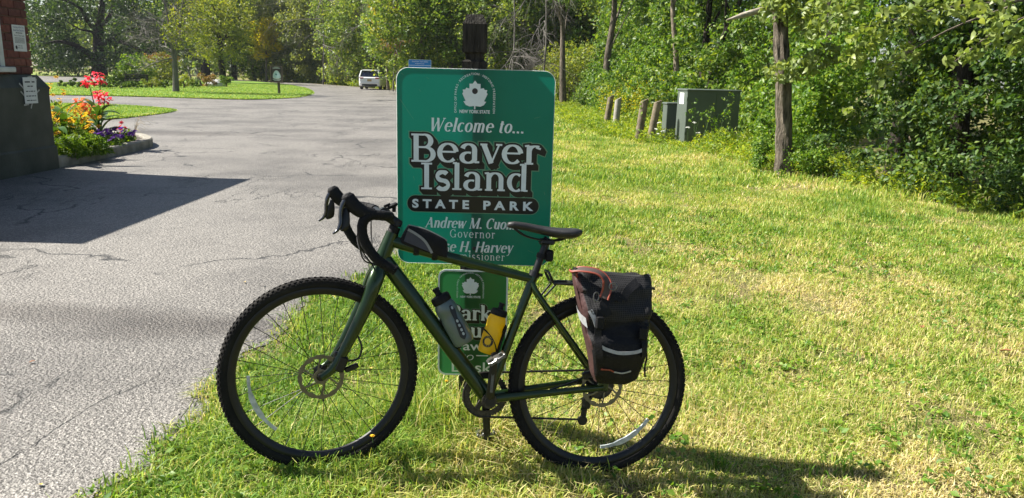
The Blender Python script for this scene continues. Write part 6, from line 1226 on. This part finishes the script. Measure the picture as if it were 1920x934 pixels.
T = np.array(tips); T = T[T[:, 0] > .3]; P = np.repeat(T, 4, 0) + gs.normal(0, .12, (len(T) * 4, 3)); npmesh('leaves', *leaf_arr(P, .13, gs, up=.4), LM['olive'], t)
def shrub(lab, x, y, w, h, lm, ls, ncl=40, nper=70, Y=None, group=None):
    p = gnd(x, y, ZR if x < 900 else 0.); return tree('shrub', lab, (float(p[0]), float(p[1]), ZR + .03 if x < 900 else 0.), h, .05, h * .5, (w / 2, w / 2 * .8, h * .5), ncl, nper, min(w, h) * .22, ls, LM[lm], M_bark, g, limbs=6, cat='shrub', group=group)
shrub('green shrub with arching twigs behind the park bench', 258, 161, 2.6, 2.2, 'mid', .16); shrub('shrub with orange turning top left of the leafless tree', 302, 161, 3.0, 2.3, 'olive', .15); p = gnd(302, 161, ZR)
tree('shrub', 'orange foliage topping the shrub near the bench', (float(p[0]), float(p[1]) + .6, ZR), 2.5, .04, 2.1, (1.3, .8, .35), 22, 60, .3, .14, LM['orange'], M_bark, g, limbs=5, cat='shrub')
shrub('big rounded olive bush between the sign and the wooden posts', 1068, 197, 4.6, 3.4, 'olive', .13, 90, 90)
shrub('low dark clipped shrub left of the bench', 220, 160.5, 1.7, 1.0, 'dark', .12); shrub('spreading low dark shrub at the bed edge', 160, 166, 3.2, .55, 'dark', .12); shrub('low dark hedge in front of the bench', 228, 167, 3.4, .5, 'dark', .12)
for i, (x, y, w, h, lm, lab) in enumerate(((285, 166, 1.6, .6, 'olive', 'low olive plants at the left end of the far bed'), (310, 166, 1.4, .6, 'mid', 'low green plants beside the leafless trunk'), (345, 166, 1.8, 1.0, 'olive', 'dull green clump right of the leafless trunk'), (362, 165, 1.3, .6, 'mid', 'small green clump left of the grey stalks'), (388, 164, 1.7, 1.1, 'orange', 'brownish shrub with dry stems in the far bed'), (425, 164, 1.3, .9, 'mid', 'small green shrub right of the white stone'))): shrub(lab, x, y, w, h, lm, .12, 20, 50)
for x, lean, lab in ((362, -.25, 'leaning bare stump left in the far flower bed'), (370, .1, 'upright bare stump right in the far flower bed'), (378, -.35, 'third thin bare stem in the far flower bed')):
    p = gnd(x, 163, ZR); t = thing('bare_stump', lab, 'stump', (float(p[0]), float(p[1]), ZR), group='bare stumps in the far bed'); mb = MB(); mb.tube(cr([(0, 0, -.05), (lean * .4, 0, .6), (lean * 1.2, 0, 1.25)], 4), [.11, .08, .06], 8, ref=(0, 1, 0)); mb.build('stem', M_twig, t)
# far trees on the back lawn
for x, y, h, w, lm, lab in ((118, 138, 8, 3, 'dark', 'small young tree on the far lawn near the booth'), (90, 137, 9, 5, 'grey', 'grey green young tree beside the booth corner'), (142, 138.5, 7, 2.4, 'mid', 'slim young tree left of the big oak'), (222, 142, 10, 6, 'dark', 'dense dark bush right of the oak trunk')): px_tree('young_tree', lab, x, y, None, h, .14, h * .58, (w / 2, w / 2, h * .42), 50, 60, w * .2, .35, lm, M_barkd, limbs=6)

# ================================================================== PARK FURNITURE, SIGNS, CAR, SMALL THINGS
M_bench = mat('bench_wood', (.045, .038, .03), .8, var=.25, vscale=6)
p = gnd(257, 164, ZR); t = thing('park_bench', 'dark wooden bench beside the shrub across the lawn', 'bench', (float(p[0]), float(p[1]), ZR + .03), R(25)); 
for z, y, tl in ((.55, .22, 0), (.68, .245, 0), (.81, .27, 0)): mb = MB(); mb.box((0, y, z), (1.5, .03, .10), bev=.006); mb.build('back_slat', M_bench, t)
for y in (-.16, -.04, .08): mb = MB(); mb.box((0, y, .44), (1.5, .10, .035), bev=.006); mb.build('seat_slat', M_bench, t)
for x in (-.68, .68): mb = MB(); mb.box((x, -.16, .21), (.06, .06, .42)); mb.box((x, .2, .43), (.06, .06, .86)); mb.box((x, .02, .60), (.06, .45, .04)); mb.build('leg', M_bench, t, 0)
p = gnd(405, 163, ZR); M_rock = mat('pale_stone', (.46, .45, .43), .9, var=.25, vscale=4, bump=.8, bscale=12)
mb = MB(); g2 = np.random.default_rng(3); rings = []
for z, k in ((-.05, 1), (.15, 1.05), (.35, .85), (.5, .55), (.56, .2)): rings.append([(.75 * k * math.cos(a) * g2.uniform(.85, 1.1), .5 * k * math.sin(a) * g2.uniform(.85, 1.1), z * g2.uniform(.85, 1.1)) for a in np.linspace(0, 6.28, 10, endpoint=False)])
mb.loft(rings); o = mb.build('boulder', M_rock, None, 0); o.location = (float(p[0]), float(p[1]), ZR + .03); o.rotation_euler = (0, .12, .3); tag(o, 'pale boulder at the right end of the far flower bed', 'rock')
# brown park sign
M_brown = mat('sign_brown', (.035, .022, .016), .6, var=.1); M_frame = mat('sign_frame_wood', (.10, .075, .055), .8, var=.2, vscale=8); M_sw = mat('sign_cream', (.60, .62, .60), .5, var=.05); M_tri = mat('sign_pale_blue', (.42, .55, .58), .5, var=.05); M_teal = mat('sign_teal', (.02, .16, .14), .5, var=.05)
p = gnd(521, 176.5, ZR); t = thing('park_sign', 'brown framed park sign with pale rounded triangle on the lawn', 'sign', (float(p[0]), float(p[1]), ZR + .03), R(-14)); zc = 1.14
mb = MB(); mb.box((.06, .05, .75), (.12, .10, 1.5)); mb.build('post', M_frame, t, 0)
mb = MB(); mb.box((0, -.03, zc), (.74, .04, .92)); mb.build('panel', M_brown, t, 0)
for dx, dz, w, h in ((-.385, 0, .06, 1.0), (.385, 0, .06, 1.0), (0, .47, .71, .06), (0, -.47, .71, .06)): mb = MB(); mb.box((dx, -.04, zc + dz), (w, .075, h)); mb.build('frame', M_frame, t, 0)
tri = cr([(-.27, -.17), (-.24, .02), (-.12, .2), (0, .25), (.12, .2), (.24, .02), (.27, -.17), (.15, -.235), (0, -.25), (-.15, -.235), (-.27, -.17)], 4)[:-1]
for s_, m_, dy in ((1, M_sw, .052), (.84, M_tri, .054)): mb = MB(); mb.add([(q[0] * s_, -dy, zc - .02 + q[1] * s_) for q in tri], [tuple(range(len(tri)))]); mb.build('emblem', m_, t, 0, fix=False)
mb = MB(); mb.add([(-.035 + .055 * math.cos(a), -.056, zc + .0 + .055 * math.sin(a)) for a in np.linspace(0, 6.28, 12, endpoint=False)], [tuple(range(12))]); mb.build('emblem', M_teal, t, 0, fix=False)
for z, w in ((.34, .5), (.40, .3), (-.31, .55), (-.37, .4)):
    V, F = wordbars(.4, int(w * 100)); Af = fit(V, -w / 2, w / 2, .035, zc + z); mb = MB(); mb.add(np.stack([Af[:, 0], np.full(len(Af), -.052), Af[:, 1]], 1), F); mb.build('lettering', M_sw, t, 0, fix=False)
# blue road sign
M_blue = mat('road_sign_blue', (.01, .19, .50), .4, var=.04); YB = 32.
a, b_ = atY(766, 111.5, YB), atY(808.5, 112.5, YB); xb0, xb1, zb1 = float(a[0]), float(b_[0]), float(a[2]); hb = .95; t = thing('road_sign', 'small blue road sign showing above the top of the welcome sign', 'sign', ((xb0 + xb1) / 2, YB + .05, zg_((xb0 + xb1) / 2, YB)), 0)
zl = zb1 - t.location.z; cx = 0; w2 = (xb1 - xb0) / 2
mb = MB(); mb.prism(rr(-w2, w2, zl - hb, zl, .03), -.05, -.047, XZ); pnl = mb.build('panel', M_let, t, 0)
mb = MB(); mb.add([(q[0], -.0512, q[1]) for q in rr(-w2 + .012, w2 - .012, zl - .22, zl - .012, .02)], [tuple(range(36))]); mb.add([(q[0], -.0512, q[1]) for q in rr(-w2 + .012, w2 - .012, zl - hb + .012, zl - .235, .02)], [tuple(range(36))]); mb.build('face', M_blue, pnl, 0, fix=False)
for s_, z0_, w_ in (('The New York State', zl - .10, .66), ('Experience', zl - .185, .36)):
    V, F = ftext(s_, .1); Af = fit(V, -w_ / 2, w_ / 2, .05, z0_); mb = MB(); mb.add(np.stack([Af[:, 0], np.full(len(Af), -.053), Af[:, 1]], 1), F); mb.build('lettering', M_label, pnl, 0, fix=False)
for x in (-.25, .25): mb = MB(); mb.box((x, 0, zl / 2 - .04), (.06, .06, zl - .02)); mb.build('post', M_cabd, t, 0)
# white car
M_car = mat('car_paint_white', (.78, .79, .80), .25, var=.02, coat=.8); M_cgl = mat('car_glass', (.012, .014, .03), .08, var=.1, spec=.8); M_tl = mat('tail_lamp', (.20, .012, .025), .2, var=.1, coat=.6); M_cpl = mat('car_trim', (.02, .02, .022), .6); M_plate = mat('plate_gold', (.42, .30, .14), .5, var=.2, vscale=30); M_hub = mat('wheel_alloy', (.35, .35, .36), .3, .8)
p = gnd(693, 168.5, ZR); car = thing('car', 'white sport utility car seen from behind on the road', 'car', (float(p[0]), float(p[1]), ZR + .008), R(2))
def car_ring(y, w, z0, zb, zs, wr): return [(-w * .94, y, z0), (-w, y, z0 + .18), (-w, y, zb - .12), (-w * .97, y, zb), (-wr, y, zs), (wr, y, zs), (w * .97, y, zb), (w, y, zb - .12), (w, y, z0 + .18), (w * .94, y, z0)]
mb = MB(); mb.loft([car_ring(y, w, z0, zb, zs, wr) for y, w, z0, zb, zs, wr in ((-.02, .80, .42, .95, .97, .70), (.05, .88, .32, 1.02, 1.04, .76), (.25, .92, .26, 1.06, 1.08, .78), (1.2, .93, .24, 1.04, 1.06, .80), (2.6, .93, .24, 1.0, 1.03, .80), (3.3, .92, .24, .98, 1.01, .80), (4.2, .86, .26, .86, .90, .72), (4.5, .74, .32, .68, .72, .6))]); mb.build('body', M_car, car, 30)
mb = MB(); mb.loft([[(-w0, y0, 1.03), (-w1, y1, z1), (w1, y1, z1), (w0, y0, 1.03)] for y0, y1, w0, w1, z1 in ((.12, .42, .78, .62, 1.56), (.9, .9, .84, .66, 1.60), (2.2, 2.1, .84, .66, 1.58), (3.2, 2.5, .80, .64, 1.50))]); mb.build('side_window', M_cgl, car, 0)
mb = MB(); mb.loft([[(-w, y, z - .05), (-w + .05, y, z), (w - .05, y, z), (w, y, z - .05)] for y, w, z in ((.22, .64, 1.60), (.5, .68, 1.645), (1.2, .69, 1.66), (2.0, .68, 1.64), (2.5, .64, 1.56))]); mb.build('roof', M_car, car, 30)
for s in (1, -1): mb = MB(); mb.tube([(s * .85, .10, 1.04), (s * .70, .36, 1.57)], .055, 6); mb.tube([(s * .85, 1.25, 1.04), (s * .69, 1.2, 1.6)], .03, 6); mb.build('pillar', M_car, car)
mb = MB(); mb.add([(-.68, .075, 1.07), (.68, .075, 1.07), (.56, .36, 1.55), (-.56, .36, 1.55)], [(0, 1, 2, 3)]); mb.add([(-.68, .095, 1.07), (.68, .095, 1.07), (.56, .38, 1.55), (-.56, .38, 1.55)], [(3, 2, 1, 0)]); mb.build('rear_window', M_cgl, car, 0, fix=False)
for s in (1, -1): mb = MB(); mb.box((s * .66, .0, .955), (.36, .10, .11), bev=.03); mb.build('tail_light', M_tl, car)
mb = MB(); mb.box((0, -.03, .78), (.36, .03, .18)); mb.build('number_plate', M_plate, car, 0)
mb = MB(); mb.box((0, -.02, .79), (.62, .02, .27)); mb.build('plate_recess', M_car, car, 0)
mb = MB(); mb.box((0, .02, .56), (1.66, .14, .20), bev=.05); mb.build('rear_bumper', M_car, car); mb = MB(); mb.box((0, .03, .40), (1.3, .14, .17), bev=.04); mb.build('lower_valance', M_cpl, car)
for x in (.80, -.80):
    for y in (.85, 3.5):
        mb = MB(); mb.lathe([(.19, -.11), (.31, -.11), (.34, -.07), (.34, .07), (.31, .11), (.19, .11)], 24, rotm((0, 1, 0), R(90))); w = mb.build('wheel', M_cpl, car); w.location = (x, y, .34)
        mb = MB(); mb.lathe([(0, -.1), (.2, -.1), (.2, .1), (0, .1)], 18, rotm((0, 1, 0), R(90))); mb.build('rim', M_hub, w)
for s in (1, -1): mb = MB(); mb.box((s * 1.0, 2.75, 1.06), (.2, .1, .14), bev=.03); mb.build('wing_mirror', M_car, car)
# fallen leaves and little things on the ground
M_fl = [mat('dead_leaf_brown', (.22, .09, .035), .8, var=.3, vscale=30), mat('dead_leaf_yellow', (.5, .34, .06), .8, var=.2, vscale=30), mat('dead_leaf_dark', (.06, .04, .025), .8, var=.3)]
def fallen(x, y, size, k, lab, z=None):
    q = gnd(x, y, .05); zz_ = float(max(gz_at(q[0], q[1]), ZR + .008 if q[0] < edge_x(q[1]) else 0)); q = gnd(x, y, zz_); o_ = MB(); gl = np.random.default_rng(int(x)); n = 12; V = [(0, 0, .004)]
    for j in range(n): a = 2 * math.pi * j / n; r_ = size * (.5 if j % 2 else .32) * (1.3 if j == 0 else 1) * gl.uniform(.85, 1.1); V.append((r_ * math.cos(a), r_ * .75 * math.sin(a), size * .16 * abs(math.sin(a)) + .002))
    o_.add(V, [(0, 1 + j, 1 + (j + 1) % n) for j in range(n)]); o = o_.build('fallen_leaf', M_fl[k], None, 0, fix=False); o.location = (float(q[0]), float(q[1]), zz_ + (.03 if q[0] > edge_x(q[1]) else .002)); o.rotation_euler = (gl.uniform(-.3, .3), gl.uniform(-.3, .3), gl.uniform(0, 6)); tag(o, lab, 'leaf', 'fallen leaves')
for a in ((616, 922, .03, 0, 'reddish brown fallen leaf at the bottom edge below the front wheel'), (1884, 668, .07, 0, 'brown fallen leaf on the dry grass at far right'), (1728, 622, .05, 0, 'curled brown leaf in the lawn left of the far right one'), (75, 911, .025, 1, 'yellow leaf on the asphalt at bottom left'), (459, 530, .03, 1, 'pale yellow leaf on the road left of the front tyre'), (495, 536, .025, 2, 'dark speck of leaf on the road near the front tyre'), (695, 702, .03, 1, 'orange leaf on the grass right of the front hub'), (1386, 463, .05, 2, 'dark dead leaf on the lawn right of the sign'), (60, 680, .03, 0, 'brown leaf on the asphalt near the crack')): fallen(*a)
M_dand = mat('dandelion_yellow', (.75, .45, .01), .7, var=.1)
for x, y, Y, lab in ((698, 818, 2.56, 'yellow hawkweed flower in front of the front wheel rim'), (862, 703, 3.1, 'yellow flower left of the sign post under the lower sign'), (837, 715, 3.15, 'lower yellow flower left of the sign post')):
    q = atY(x, y, Y); zz_ = zg_(q[0], q[1]); t = thing('yellow_flower', lab, 'flower', (float(q[0]), float(q[1]), zz_)); hh = float(q[2] - zz_); mb = MB(); mb.tube([(0, .01, 0), (.004, 0, hh * .6), (0, 0, hh)], .0016, 5, ref=(1, 0, 0)); mb.build('stem', M_stem, t)
    mb = MB(); V = [(0, 0, hh)] + [((.011 if j % 2 else .006) * math.cos(j * math.pi / 9), (.011 if j % 2 else .006) * math.sin(j * math.pi / 9), hh + .003) for j in range(18)]; mb.add(V, [(0, 1 + j, 1 + (j + 1) % 18) for j in range(18)]); mb.lathe([(0, hh - .004), (.006, hh), (.004, hh + .006), (0, hh + .006)], 8); mb.build('blossom', M_dand, t, 0, fix=False)
# twig on the lawn
q = gnd(1600, 790, 0.); mb = MB(); mb.tube(cr([(-.07, -.03, .03), (-.02, .0, .035), (.03, .005, .032), (.08, .03, .035)], 4), [.004, .003, .002], 5, ref=(0, .2, 1)); o = mb.build('twig', M_barkd, None, 50); o.location = (float(q[0]), float(q[1]), 0); tag(o, 'short dark twig lying on the dry lawn', 'twig')

# ================================================================== AIR
hz, hnt, hp, hout = base_mat('haze'); hnt.nodes.remove(hp); pv = hnt.nodes.new('ShaderNodeVolumePrincipled'); pv.inputs['Color'].default_value = (.86, .92, 1, 1); pv.inputs['Density'].default_value = .00018; pv.inputs['Anisotropy'].default_value = 0; hnt.links.new(pv.outputs[0], hout.inputs['Volume'])
mb = MB(); mb.box((50, 400, 15), (1300, 1000, 32)); tag(mb.build('haze', hz, None, 0), 'thin summer haze in the air over the park', None, None, 'stuff')
